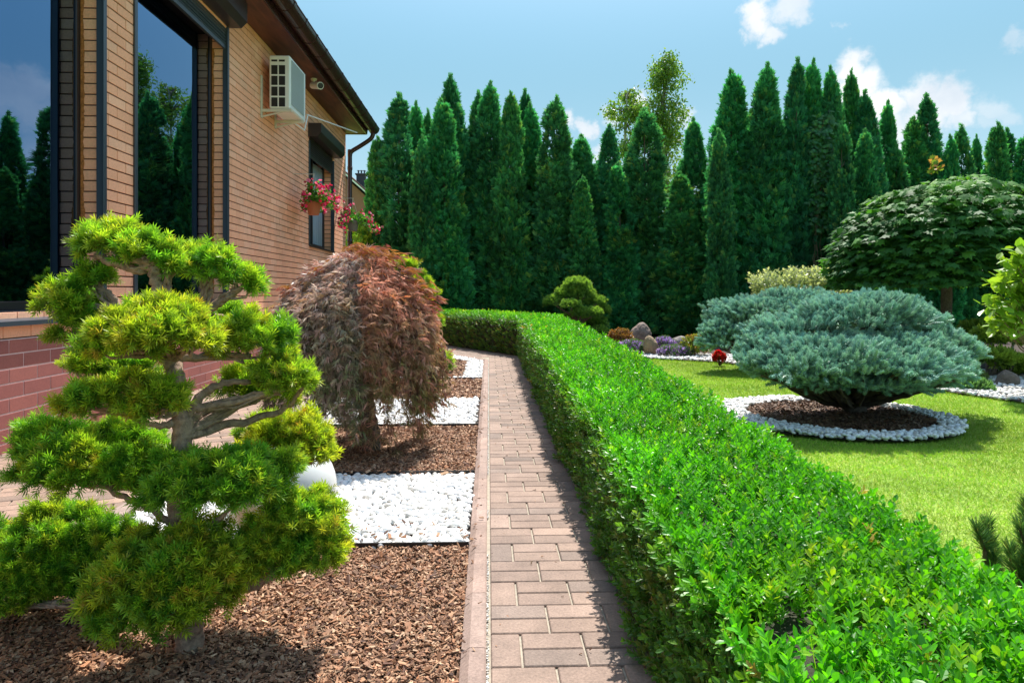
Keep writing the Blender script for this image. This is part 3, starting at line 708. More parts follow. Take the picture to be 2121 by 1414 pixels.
def ell_pts(n, c, r, bottom=-.35, amp=.12, freq=6, seed=0, shell=(.82,1.03)):
    d=rdir(int(n*2.2)); d=d[d[:,2]>bottom+rng.normal(size=len(d))*.08][:n]
    Pn=d*np.asarray(r); k=1+amp*lump(d, freq*.35, seed)+amp*.5*lump(d,freq,seed+9)
    Pn=Pn*(k*rng.uniform(shell[0],shell[1],len(d)))[:,None]+np.asarray(c)
    nr=unit(d/np.asarray(r)); return Pn, nr
def ell_r(rxpx, rypx, d, depth=.72): return np.array([rxpx*d/F, rxpx*d/F*depth, rypx*d/F])

# ------------------------------------------------------------------ foreground yew
YEWG=[(.055,.17,.018),(.09,.24,.022),(.16,.31,.025)]; 
def yew_tree(root, pads, dens, size, trunkpts, trunkr, barkcol, anchors):
    g=Geo(); tube(g, trunkpts, trunkr, 12, barkcol, rough=.09); build('trunk', g, M_bark, root, smooth=True)
    gb=Geo()
    for (cx,cy,rx,ry,d,gold) in pads:
        c=P(cx,cy+ry*.38,d); r=np.maximum(ell_r(rx,ry*1.3,d)-size*.62,size*.5)
        n=int(dens*r[0]*(r[1]+r[2])*2.6)
        g=Geo()
        for (sh,nn,mul) in (((.90,1.06),n,1.0),((.55,.85),int(n*.5),.7)):
            K=max(8,int(nn*1.25/11)); Cp,Cn=ell_pts(K,c,r,-.16,.26,8,int(cx),sh); K=len(Cp)
            cg_=np.clip(gold+.30*lump(Cp,9,3)+.24*rng.normal(size=K),0,1)
            ix=np.repeat(np.arange(K),11); Pt=Cp[ix]+rng.normal(size=(len(ix),3))*size*.22
            nr2=unit(Cn[ix]+np.array([0,0,.35])+rng.normal(size=(len(ix),3))*.62)
            gl=np.clip(cg_[ix]+.10*rng.normal(size=len(ix)),0,1)*mul
            base=mixcol(len(Pt),[(.045,.18,.022),(.07,.24,.026)],var=.15)*(1-gl[:,None])+mixcol(len(Pt),[(.17,.26,.02),(.22,.24,.02)],var=.12)*gl[:,None]
            tip=mixcol(len(Pt),[(.24,.56,.04),(.35,.66,.045)],var=.16)*(1-gl[:,None])+mixcol(len(Pt),[(.72,.80,.05),(.82,.76,.07),(.70,.36,.07)],[.55,.33,.12],var=.14)*gl[:,None]
            scatter(g,YEW,Pt,nr2,rdir(len(Pt)),size*rng.uniform(.75,1.2,len(Pt)),base,tip)
        build('foliage_pad', g, M_needle, root)
        # branches into the pad
        an=anchors[np.argmin([np.linalg.norm((a-c)*np.array([1,1,1.6])+np.array([0,0,.12])) for a in anchors])]
        low=c-np.array([0,0,r[2]*.25])
        for k in range(max(4,int(7*r[0]/.16))):
            tgt=c+r*np.array([rng.uniform(-.8,.8),rng.uniform(-.8,.8),rng.uniform(-.18,.2)])
            fork=an*.45+low*.55+rng.normal(size=3)*.012
            pp=spline([an,fork,low*.5+tgt*.5+np.array([0,0,-.015])+rng.normal(size=3)*.01,tgt],5,.002)
            tube(gb,pp,np.linspace(.008,.0026,len(pp)),6,barkcol,rough=.1)
        pp=spline([an,an*.5+low*.5+rng.normal(size=3)*.012,low],6,.003); tube(gb,pp,np.linspace(.013,.007,len(pp)),8,barkcol,rough=.12)
    build('branches', gb, M_bark, root, smooth=True)
BARK=(.38,.25,.18)
base=Gd(390,1338)
yew=thing('cloud_pruned_yew','large golden green yew clipped into cloud pads, in the near bark bed','yew',base)
pads=[(215,500,66,36,2.22,.30),(300,520,70,40,2.2,.30),(352,545,30,26,2.2,.2),(258,478,60,22,2.3,.35),
 (432,545,66,34,2.25,.28),(500,578,52,32,2.25,.28),(400,530,38,20,2.3,.3),
 (198,575,50,30,2.25,.35),(135,620,58,42,2.2,.4),(160,672,56,42,2.2,.35),(185,640,60,40,2.3,.3),
 (312,680,120,46,1.98,.72),(250,700,78,44,1.95,.65),(385,690,70,50,2.0,.75),(335,645,90,30,2.05,.75),
 (520,700,88,58,2.3,.38),(590,775,64,46,2.3,.45),(480,650,50,26,2.45,.3),(540,790,90,40,2.45,.3),
 (190,750,66,34,2.4,.05),(260,762,60,36,2.4,.1),
 (200,825,86,36,2.05,.6),(320,822,74,46,2.05,.62),(270,800,80,34,2.15,.5),
 (600,905,92,52,2.55,.65),(540,890,54,40,2.6,.4),(640,925,56,50,2.5,.7),
 (110,915,78,50,2.35,.10),(240,915,90,44,2.4,.02),(160,965,95,58,2.2,.25),(270,960,84,52,2.2,.15),(90,960,56,46,2.25,.15),
 (440,990,130,66,2.1,.02),(520,985,74,64,2.15,.15),(370,970,66,46,2.15,.1),(590,960,30,26,2.2,.3),
 (110,1150,140,94,2.42,.3),(225,1150,84,72,2.4,.2),(30,1190,84,84,2.35,.25),
 (350,1200,150,96,2.08,.45),(300,1250,110,66,2.06,.2),(410,1150,100,66,2.12,.55),
 (620,1105,106,88,2.25,.42),(570,1130,80,80,2.2,.25),(640,1060,70,48,2.3,.55)]
tr=spline([base+(0,0,-.03),P(392,1230,2.2),P(370,1050,2.22),P(378,900,2.2),P(372,840,2.2),P(362,770,2.18),P(335,700,2.2),P(328,620,2.2),P(322,575,2.2),P(320,540,2.2)],8,.0025)
rr=np.interp(np.linspace(0,1,len(tr)),[0,.1,.45,.6,.7,1],[.048,.036,.029,.026,.021,.017])
anc=[P(320,545,2.2),P(330,640,2.2),P(352,745,2.2),P(376,850,2.2),P(380,900,2.2),P(372,1000,2.2),P(385,1150,2.2),P(390,1250,2.2),
     P(250,645,2.22),P(420,650,2.25)]
yew_tree(yew,pads,8200,.045,tr,rr,BARK,anc)
# a few bold limbs that show between the pads
g=Geo()
for pts,r0,r1 in ([[P(318,543,2.2),P(285,560,2.2),P(240,545,2.2),P(195,530,2.2)],.016,.009],[[P(380,870,2.2),P(440,800,2.25),P(520,790,2.3)],.018,.008],[[P(380,905,2.2),P(470,880,2.35),P(580,850,2.4),P(630,800,2.35)],.019,.006],
   [[P(382,880,2.2),P(430,850,2.3),P(500,825,2.3),P(580,815,2.3)],.017,.006],[[P(330,660,2.2),P(400,640,2.25),P(440,600,2.25)],.012,.007],[[P(440,640,2.3),P(470,615,2.28),P(490,590,2.25)],.011,.006],
   [[P(350,740,2.2),P(250,650,2.25),P(205,610,2.25)],.014,.006],[[P(375,870,2.2),P(330,880,2.15),P(250,858,2.1)],.014,.006],[[P(376,1100,2.2),P(310,1050,2.2),P(260,1030,2.2),P(190,990,2.2)],.014,.007],
   [[P(385,1100,2.2),P(430,1090,2.15),P(500,1040,2.15)],.012,.006],[[P(390,1240,2.2),P(520,1215,2.2),P(590,1180,2.25)],.02,.009],[[P(385,1230,2.2),P(300,1190,2.3),P(220,1150,2.4)],.015,.007],[[P(385,1000,2.2),P(520,985,2.4),P(590,960,2.5)],.015,.007]):
    pp=spline(pts,7,.003); tube(g,pp,np.linspace(r0,r1,len(pp)),9,BARK,rough=.12)
build('limb', g, M_bark, yew, smooth=True)

# white ball lamp
sp=P(585,1015,3.2); V,Fs=ico(4)
ball=thing('ball_lamp','smooth white garden ball lamp on the white pebbles behind the yew','garden lamp',(sp[0],sp[1],-.01))
g=Geo(); g.add(V*.25+np.array([sp[0],sp[1],.225]),Fs); build('globe', g, simple('opal',(.80,.79,.75),.35), ball, smooth=True)
g=Geo(); tube(g,[(sp[0],sp[1],-.02),(sp[0],sp[1],.012)],[.13,.12],24); build('base', g, M_black, ball)

# second yew behind the red maple
b2=Gd(865,768); yew2=thing('small_cloud_yew','smaller cloud-pruned yew half hidden behind the red weeping maple','yew',b2)
D2=float(np.hypot(b2[0],b2[1]))
pads2=[(840,552,34,14,D2,.6),(868,580,30,16,D2,.5),(893,607,16,12,D2,.6),(900,668,16,22,D2,.5),(860,660,40,24,D2,.3),(880,742,54,28,D2-.3,.35),(840,745,50,28,D2,.3),(830,620,40,20,D2,.4)]
tr2=spline([b2,P(866,740,D2),P(860,660,D2),P(850,580,D2)],6,.004)
yew_tree(yew2,pads2,900,.11,tr2,np.linspace(.05,.02,len(tr2)),BARK,[P(866,740,D2),P(862,690,D2),P(858,640,D2),P(851,590,D2)])

# ------------------------------------------------------------------ weeping red maple
mb=Gd(768,930); MD=5.08
acer=thing('weeping_red_maple','weeping maple with fine cut purplish red leaves, on bark mulch beside the house','maple tree',mb)
g=Geo(); trk=spline([mb+(0,0,-.02),P(762,860,MD),P(752,780,MD),P(748,700,MD),P(745,620,MD),P(750,570,MD)],6,.004); tube(g,trk,np.linspace(.075,.03,len(trk)),12,(.16,.125,.10),rough=.08); build('trunk',g,M_bark,acer,smooth=True)
gb,gl=Geo(),Geo(); ctr=P(738,640,MD)
ends=[]
nb=150
for k in range(nb):
    a=rng.uniform(0,6.283); rad=.57*math.sqrt(rng.uniform(.02,1)); 
    rx=rad*math.cos(a)*(1.04 if math.cos(a)>0 else 1.04); ry=rad*math.sin(a)*.95
    hz=P(0,520,MD)[2]-(rad/.60)**2*.36-rng.uniform(0,.16)+.05*lump(np.array([[rx,ry,0]]),5,4)[0]
    top=np.array([ctr[0]+rx*.62,ctr[1]+ry*.62,hz+.02]); rim=np.array([ctr[0]+rx*.95,ctr[1]+ry*.95,hz-.10])
    L=rng.uniform(.25,1.05)*(.6+.6*rad/.6); zb=max(.10+ .30*rng.uniform(0,1)**1.5,rim[2]-L)
    end=np.array([ctr[0]+rx*(1.10),ctr[1]+ry*1.10,zb])
    st=trk[rng.integers(len(trk)//2,len(trk))]
    pp=spline([st,(st+top)/2+np.array([0,0,.05]),top,rim,(rim+end)/2+np.array([rx,ry,0])*.06,end],8,.005)
    tube(gb,pp,np.linspace(.010,.0018,len(pp)),5,(.12,.075,.06))
    q=pp[len(pp)//3:]; m=int(125*(1+L*.8)); i=rng.integers(0,len(q)-1,m); u=rng.uniform(size=(m,1))
    Pt=q[i]*(1-u)+q[i+1]*u+rng.normal(size=(m,3))*np.array([.03,.03,.026])
    out=unit(np.column_stack([Pt[:,0]-ctr[0],Pt[:,1]-ctr[1],np.zeros(m)]))
    rl=np.clip((Pt[:,2]-.75)/.6,0,1)[:,None]; D=unit(out*(.7+.5*rl)+np.array([0,0,-.9])*(1-.72*rl)+rng.normal(size=(m,3))*.6); up=unit(out*.6+np.array([0,0,1])+rng.normal(size=(m,3))*.5)
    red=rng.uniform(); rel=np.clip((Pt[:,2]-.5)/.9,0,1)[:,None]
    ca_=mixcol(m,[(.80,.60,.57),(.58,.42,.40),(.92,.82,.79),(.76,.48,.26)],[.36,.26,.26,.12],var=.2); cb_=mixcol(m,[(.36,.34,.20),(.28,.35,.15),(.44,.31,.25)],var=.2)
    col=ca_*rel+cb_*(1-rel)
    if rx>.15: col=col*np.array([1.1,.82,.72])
    scatter(gl,ACER,Pt,D,up,rng.uniform(.05,.085,m),col)
# airy tufts on top
for (px,py) in ((762,520),(775,515),(815,530),(690,545),(668,560),(720,535),(840,560),(870,600),(885,640),(620,650),(600,640),(605,600),(650,575),(630,610),(735,512),(855,580),(895,620),(590,665),(790,545)):
    c=P(px,py,MD-.05+rng.uniform(-.1,.1)); m=40; Pt=c+rng.normal(size=(m,3))*np.array([.045,.04,.015]); out=unit(np.column_stack([Pt[:,0]-ctr[0],rng.normal(size=m)*.3,np.zeros(m)]))
    scatter(gl,ACER,Pt,unit(out+np.array([0,0,-.25])+rng.normal(size=(m,3))*.3),np.tile([0,0,1.],(m,1)),rng.uniform(.05,.085,m),mixcol(m,[(.50,.18,.14),(.46,.26,.22),(.55,.28,.08)],var=.15))
    tube(gb,spline([trk[-1],(trk[-1]+c)/2+np.array([0,0,.06]),c],5,.004),.004,5,(.12,.075,.06))
build('branches',gb,M_bark,acer); build('crown',gl,M_acer,acer)

# ------------------------------------------------------------------ box hedge
HA=np.array([(.50,-.9),(.50,2),(.515,6),(.565,12.35),(.565-5*.42,12.35+7.8*.87)]); 
e1=HA[3]+np.array([-.48,.877])*8
HA[4]=e1; HB=np.array([(1.25,-.9),(1.25,2),(1.26,6),(1.33,12.75),HA[4]+np.array([.66,.36])])
def ztop(y): return np.interp(y,[0,1.6,2.3,3.5,6,11.3,20],[.46,.475,.505,.555,.65,.725,.74])
segL=np.linalg.norm(np.diff(HA,axis=0),axis=1); cum=np.concatenate([[0],np.cumsum(segL)])
def hedge_sample(n,t0,t1):
    t=rng.uniform(t0,t1,n); A=np.stack([np.interp(t,cum,HA[:,k]) for k in (0,1)],-1); B=np.stack([np.interp(t,cum,HB[:,k]) for k in (0,1)],-1)
    wv=B-A; wd=np.linalg.norm(wv,axis=1); wu=wv/wd[:,None]; zt=ztop(A[:,1]); R_=.06
    per=2*(zt-R_)+wd-2*R_+math.pi*R_; s=rng.uniform(0,1,n)*per*1.0
    # perimeter: left side up, quarter arc, top, quarter arc, right side down
    h=zt-R_; q=math.pi*R_/2; w2=wd-2*R_
    x=np.zeros(n); z=np.zeros(n); nx=np.zeros(n); nz_=np.zeros(n)
    m=s<h; x[m]=0; z[m]=s[m]; nx[m]=-1
    m=(s>=h)&(s<h+q); a=(s-h)/R_; x[m]=(R_-R_*np.cos(a))[m]; z[m]=(h+R_*np.sin(a))[m]; nx[m]=-np.cos(a)[m]; nz_[m]=np.sin(a)[m]
    s2=s-h-q; m=(s2>=0)&(s2<w2); x[m]=(R_+s2)[m]; z[m]=zt[m]; nz_[m]=1
    s3=s2-w2; m=(s3>=0)&(s3<q); a=s3/R_; x[m]=(wd-R_+R_*np.sin(a))[m]; z[m]=(h+R_*np.cos(a))[m]; nx[m]=np.sin(a)[m]; nz_[m]=np.cos(a)[m]
    s4=s3-q; m=s4>=0; x[m]=wd[m]; z[m]=(h-s4)[m]; nx[m]=1
    keep=(x<wd*.999)|(z>.25)|(rng.uniform(size=n)<.3)
    Pt=np.column_stack([A+wu*x[:,None],np.maximum(z,.015)]); N_=np.column_stack([wu*nx[:,None],nz_])
    return Pt[keep],N_[keep]
HOLES=[(P(1462,1145,1.62),.075),(P(1612,1290,1.42),.095),(P(1300,985,2.3),.05)]
g=Geo(); hedge=None
for (t0,t1,dn,sz) in ((.9,2.8,2400,.060),(2.8,4.6,1700,.060),(4.6,8,1050,.070),(8,13.4,560,.09),(13.4,cum[-1],420,.095)):
    n=int((t1-t0)*1.9*dn); Pt,N_=hedge_sample(n,t0,t1)
    lm=.017*lump(Pt,3.2,1)+.014*lump(Pt,9,2); side=np.abs(N_[:,2])<.35; lm=lm*np.where(side,1.3,.8)
    dp=rng.uniform(-.075,.004,len(Pt))**1.0; Pt=Pt+N_*(lm+dp-.012)[:,None]
    ok=np.ones(len(Pt),bool)
    for c,r_ in HOLES: ok&=np.linalg.norm(Pt-c,axis=1)>r_
    Pt,N_,side,dp=Pt[ok],N_[ok],side[ok],dp[ok]; m=len(Pt)
    Pt[:,2]=np.maximum(Pt[:,2],.012)
    D=unit(N_+np.where(side[:,None],np.array([0,0,.75]),np.array([0,0,.5]))+rng.normal(size=(m,3))*.34)
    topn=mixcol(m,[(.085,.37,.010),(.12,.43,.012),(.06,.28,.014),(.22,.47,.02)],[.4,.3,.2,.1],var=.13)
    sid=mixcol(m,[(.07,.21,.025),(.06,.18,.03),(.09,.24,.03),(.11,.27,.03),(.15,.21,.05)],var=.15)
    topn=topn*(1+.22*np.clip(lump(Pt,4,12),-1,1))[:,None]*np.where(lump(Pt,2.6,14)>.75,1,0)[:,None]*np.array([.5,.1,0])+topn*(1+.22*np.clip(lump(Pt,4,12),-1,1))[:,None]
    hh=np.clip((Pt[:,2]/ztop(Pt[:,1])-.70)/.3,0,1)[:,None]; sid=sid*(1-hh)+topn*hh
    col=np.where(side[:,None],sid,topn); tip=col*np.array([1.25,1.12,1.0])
    if t0>12: tip=tip*np.array([1.5,1.05,.9])
    old=rng.uniform(size=m)<.003; col[old]=(.42,.30,.06); tip[old]=(.5,.36,.10)
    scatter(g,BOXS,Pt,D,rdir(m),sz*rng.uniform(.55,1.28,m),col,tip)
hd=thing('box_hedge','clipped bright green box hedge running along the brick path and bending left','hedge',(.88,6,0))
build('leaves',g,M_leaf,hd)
g=Geo(); core=[]
ts=np.linspace(0,cum[-1],60); V=[]
for t in ts:
    A=np.array([np.interp(t,cum,HA[:,k]) for k in (0,1)]); B=np.array([np.interp(t,cum,HB[:,k]) for k in (0,1)]); w_=unit(B-A); zt=float(ztop(A[1]))-.085; ins=.075
    a_=A+w_*ins; b_=B-w_*ins
    V+=[(*a_,-.03),(*a_,zt-.03),(*(a_+w_*.05),zt),(*(b_-w_*.05),zt),(*b_,zt-.03),(*b_,-.03)]
Fs=[(i*6+j,i*6+j+1,(i+1)*6+j+1,(i+1)*6+j) for i in range(59) for j in range(5)]+[list(range(6)),[59*6+j for j in range(6)][::-1]]
g.add(V,Fs,(.03,.035,.015)); build('core',g,M_bark,hd)

# ------------------------------------------------------------------ thujas
def thuja_mesh(seed, H=7.5, R_=.52, n=5000, loose=1.0):
    r=np.random.default_rng(seed); g=Geo()
    t=r.uniform(0,1,n)**1.12; ph=r.uniform(0,6.283,n)
    rad=R_*np.minimum(1,(1-t)**.48*(1.40+.12*(seed%3)))*(1.0-.02*t)*(1+.10*np.sin(t*(5+seed%4)+seed)); 
    q=np.column_stack([np.cos(ph)*1.2,np.sin(ph)*1.2,t*H*1.1]); lm=lump(q,1.0,seed)*.13+lump(q,2.8,seed+1)*.17+lump(q,5.0,seed+2)*.08
    rad=rad*(1+lm)*np.where(r.uniform(size=n)<.10,r.uniform(1.0,1.2,n),r.uniform(.60,1.03,n))+.02
    wob=.06*np.sin(t*7+seed)
    Pt=np.column_stack([np.cos(ph)*rad+wob,np.sin(ph)*rad,t*H*.985+.02])
    gap=lump(Pt*np.array([1.6,1.6,1]),1.7,seed+5); keep=~((gap>.74)&(t>.35)&(t<.9)); Pt,ph,t=Pt[keep],ph[keep],t[keep]; n=len(Pt)
    out=np.column_stack([np.cos(ph),np.sin(ph),np.zeros(n)])
    D=unit(out*.55+np.array([0,0,1.0])*(.65+.5*t[:,None])+r.normal(size=(n,3))*.42)
    up=unit(np.cross(D,np.array([0,0,1.]))+r.normal(size=(n,3))*.5)   # fans stand on edge
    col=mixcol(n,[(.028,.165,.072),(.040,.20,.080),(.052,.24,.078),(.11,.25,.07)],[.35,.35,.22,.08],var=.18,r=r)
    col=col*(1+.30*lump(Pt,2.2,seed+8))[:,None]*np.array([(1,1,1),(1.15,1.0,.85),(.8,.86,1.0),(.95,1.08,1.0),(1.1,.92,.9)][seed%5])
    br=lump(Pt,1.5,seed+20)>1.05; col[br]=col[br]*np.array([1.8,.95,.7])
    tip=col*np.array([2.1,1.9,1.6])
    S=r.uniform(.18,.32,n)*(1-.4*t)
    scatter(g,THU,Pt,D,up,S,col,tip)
    # feathery tip
    m=60; Pt=np.column_stack([r.normal(size=(m,2))*.022,H*(.93+.09*r.uniform(size=m))]); scatter(g,THU,Pt,unit(np.array([0,0,1.])+r.normal(size=(m,3))*.3),rdir(m),r.uniform(.08,.15,m),mixcol(m,[(.08,.29,.10)]),mixcol(m,[(.14,.42,.14)]))
    gt=Geo(); tube(gt,spline([(0,0,-.05),(.02,0,H*.3),(-.02,.02,H*.65),(0,0,H*.96)],5,.006),np.linspace(.07,.008,16),8,(.13,.10,.07),rough=.06)
    for k in range(46):
        z=r.uniform(.05,.9)*H; a=r.uniform(0,6.28); L=.35*(1-z/H)+.1; tube(gt,[(0,0,z),(math.cos(a)*L*.6,math.sin(a)*L*.6,z+L*.5),(math.cos(a)*L,math.sin(a)*L,z+L*1.2)],[.018,.012,.005],5,(.14,.10,.07))
    return g,gt
protos=[]
TJ=[(783,290,22,19),(828,205,32,19),(862,222,22,20),(887,238,17,20.5),(875,290,18,18.2),(915,205,22,20),(945,167,28,19.6),(930,215,26,18.6),(982,200,22,20),(1020,180,30,19.4),(1052,197,26,18.8),(1078,195,20,20.2),
 (1108,225,25,20),(1142,213,32,19),(1200,290,27,19.6),(1208,372,19,18.4),(1252,268,26,19.4),(1290,345,21,18.6),(1342,235,32,19),(1438,255,27,19.4),(1415,362,30,18.2),(1472,290,17,20),
 (1515,155,33,18),(1495,275,21,16.8),(1577,143,30,17.6),(1605,190,17,18.6),(1640,137,25,17.6),(1667,140,23,17.9),(1692,160,15,18.5),(1716,150,23,17.6),(1778,158,21,18.4),(1806,200,22,18.0),(1832,220,19,18.8),(1750,262,20,16.6),(1788,275,22,16.9),
 (1888,248,27,19.5),(1930,205,27,19.5),(1957,290,16,18.8),(1986,270,19,20),(2017,290,15,21),(2055,262,23,20),(2098,275,21,21),(2130,285,22,20.4),
 (1860,310,22,18.6),(1545,215,24,18.8),(1590,240,24,18.9),(1660,215,24,19.2),(1740,225,22,19.2),(1160,300,24,20.6),(1320,330,26,20.6),(1400,380,26,20.8),(1080,300,24,20.8),(1000,280,24,20.8),(1230,350,24,20.8),(2200,250,26,20),(2270,280,26,20),(2340,240,26,20),(2420,260,26,20),(2500,250,28,20),(2600,240,28,20),(2700,260,28,20)]
def look(H,w,px,d,i):
    hs='tall' if H>7.2 else ('short' if H<4.8 else 'medium height'); ws='slim' if w<.30 else ('broad' if w>.40 else 'narrow')
    where='near the house' if px<900 else ('left of the round pine' if px<1130 else ('above the round pine' if px<1290 else ('in front of the birch' if px<1480 else ('above the rear blue spruce' if px<1720 else ('left of the globe maple' if px<1860 else 'behind the globe maple')))))
    return hs,ws,where
ordn=['first','second','third','fourth','fifth','sixth','seventh','eighth','ninth','tenth','eleventh','twelfth','thirteenth','fourteenth','fifteenth','sixteenth','seventeenth','eighteenth','nineteenth','twentieth']
labs={}; order=sorted(range(len(TJ)),key=lambda i:TJ[i][0]); cnt={}
for i in order:
    px,ty,hw,d=TJ[i]; H=EYE+(HOR-ty)/F*d; w=hw*d/F; hs,ws,where=look(H,w,px,d,i); cnt[where]=cnt.get(where,0)+1
    labs[i]=f'{hs} {ws} column thuja, {ordn[cnt[where]-1]} from the left of those {where}'
for k in range(5):
    protos.append(thuja_mesh(11+k))
pobj=[None]*5
for i,(px,ty,hw,d) in enumerate(TJ):
    H=EYE+(HOR-ty)/F*d; w=hw*d/F; loc=P(px,ty,d); loc[2]=-.02; k=i%5; wv=w/.44*(.92+.22*((i*37)%10)/10); scl_=(wv,wv,H/7.5)
    if pobj[k] is None:
        o=thing('thuja_tree',labs[i],'thuja',loc,'column thujas along the back of the garden'); gc,gt=protos[k]
        build('crown',gc,M_thuja,o,org=(0,0,0)); build('trunk',gt,M_bark,o,org=(0,0,0)); pobj[k]=o; o.scale=scl_; o.rotation_euler=(0,0,i)
    else: copy_tree(pobj[k],loc,labs[i],scl_,i*1.7)

# ------------------------------------------------------------------ birches behind
def birch(px,ty,d,crownlobes,label,seed):
    r=np.random.default_rng(seed); b=P(px,ty,d); b[2]=-.02; o=thing('birch_tree',label,'birch',b,'birches beyond the thujas'); top=P(px,ty,d)
    g=Geo(); tp=spline([b,b+(top-b)*.35+[.15,0,0],b+(top-b)*.7+[-.1,0,0],top-[0,0,.2]],8,.02); tube(g,tp,np.linspace(.16,.02,len(tp)),9,(.40,.37,.32)); 
    gl=Geo()
    for (cx,cy,rx,ry,nl) in crownlobes:
        c=P(cx,cy,d)+np.array([0,r.uniform(-.4,.4),0]); rr=np.array([rx,rx,ry])*d/F
        st=tp[np.argmin(np.abs(tp[:,2]-(c[2]-rr[2]*.8)))]
        for k in range(max(5,nl//95)):
            e=c+rr*rdir(1,r)[0]*1.05; tube(g,spline([st,(st+e)/2+np.array([0,0,.15]),e],5,.02),np.linspace(.03,.006,11),5,(.16,.12,.09))
            m=105; s=r.uniform(0,1,(m,1)); Pt=e+r.normal(size=(m,3))*np.array([.17,.17,.08])+np.array([0,0,-.9])*s*rr[2]*.9+r.normal(size=(m,3))*.05
            scatter(gl,[LEAF6],Pt,unit(np.array([0,0,-.7])+r.normal(size=(m,3))*.6),rdir(m,r),r.uniform(.10,.17,m)*np.ones(m),mixcol(m,[(.12,.25,.035),(.17,.30,.04),(.22,.30,.045)],var=.18,r=r))
    build('trunk',g,M_bark,o); l=build('crown',gl,M_leaf,o); return o
birch(1378,110,30,[(1380,190,14,60,900),(1378,290,20,70,1200),(1378,128,22,24,900),(1400,150,16,20,500),(1352,160,16,18,350),(1368,215,28,34,1100),(1400,240,18,40,700),(1350,262,18,28,450),(1375,330,34,50,1300),(1400,400,40,60,900),(1350,380,30,60,700)],'tall drooping birch standing behind the thujas against the sky',3)
birch(1300,180,29,[(1305,195,18,15,330),(1280,225,20,14,330),(1312,225,18,16,330),(1300,255,24,18,440),(1330,235,12,14,220),(1310,290,30,25,550),(1290,330,40,40,700),(1330,380,30,50,500)],'smaller sparse birch just left of the tall birch',4)

# ------------------------------------------------------------------ blue spruces
def spruce(name,label,basep,lobes,dens,size,wood,trunkr):
    o=thing(name,label,'spruce',basep,'low blue spruces on the lawn'); g=Geo(); gw=Geo()
    tt=spline([basep-[0,0,.03],basep+[.01,0,.12],wood],5); tube(gw,tt,np.linspace(trunkr*1.25,trunkr*.7,len(tt)),12,(.10,.075,.055),rough=.07)
    for (cx,cy,rx,ry,d) in lobes:
        c=P(cx,cy,d); r=ell_r(rx,ry,d,.9)-size*.35; n=int(dens*r[0]*(r[0]+r[2])*3)
        for sh,f in (((.88,1.04),1.0),((.62,.86),.30)):
            Pt,nr=ell_pts(int(n*f),c,r,-.16,.30,8,int(cx+cy),sh); kp=lump(Pt*np.array([.6,.6,2.4]),5,77)<.55; Pt,nr=Pt[kp],nr[kp]; m=len(Pt)
            out=unit(np.column_stack([(Pt-c)[:,:2]/r[:2],np.zeros(m)])); D=unit(nr*.7+out*.5+np.array([0,0,.45])+rng.normal(size=(m,3))*.36)
            gl=(.5+.5*lump(Pt,5,2))[:,None]; col=mixcol(m,[(.21,.37,.31),(.17,.32,.285),(.26,.42,.33)],var=.1)*(1-.35*gl)+np.array([(.20,.31,.20)])*.35*gl
            scatter(g,SPR,Pt,D,rdir(m),size*rng.uniform(.6,1.1,m),col*.8,col*np.array([1.75,1.7,1.6]))
        for k in range(5):
            tgt=c+r*np.array([rng.uniform(-.85,.85),rng.uniform(-.8,.8),rng.uniform(-.5,0)]); b0=basep+np.array([rng.normal()*.03,rng.normal()*.03,rng.uniform(.02,.2)])
            md=b0*.5+tgt*.5; md[2]=b0[2]*.62+tgt[2]*.38-.02
            pp=spline([b0,md,tgt],8,.004); tube(gw,pp,np.linspace(.045 if k<2 else .025,.008,len(pp)),8,(.095,.07,.05),rough=.08)
    build('trunk',gw,M_bark,o,smooth=True); build('crown',g,M_spruce,o)
sb=Gd(1768,852)
spruce('blue_spruce','wide low blue spruce in front, standing in the white pebble ring',sb,[
 (1785,668,130,56,6.6),(1750,662,100,40,6.9),(1850,672,90,42,6.9),(1650,700,100,52,6.5),(1622,735,88,48,6.3),(1590,765,70,34,6.0),(1700,745,130,42,6.0),(1830,765,130,42,5.85),(1730,772,130,36,5.9),
 (1945,738,80,48,6.6),(1985,738,42,34,6.8),(1930,765,100,42,6.3),(1660,762,110,36,5.9),(1895,705,74,40,6.7),(1860,735,110,46,6.1),(1790,795,110,24,6.1),(1700,790,90,24,6.2),(1880,790,80,24,6.3),(1575,725,48,34,6.3),(1650,768,100,34,6.1),(1765,784,136,34,6.0),(1890,774,108,34,6.1),(1795,636,60,26,6.8)],700,.115,P(1775,790,6.5),.10)
sb2=Gd(1600,747); D3=11.2
spruce('blue_spruce','farther blue spruce half hidden behind the front one, beside the red flowers',sb2,[(1600,645,110,42,10.6),(1545,680,80,48,10.4),(1500,705,48,32,10.3),(1640,660,100,50,10.5),(1530,715,66,32,10.2),(1700,690,80,50,10.8)],400,.15,P(1600,720,10.6),.12)

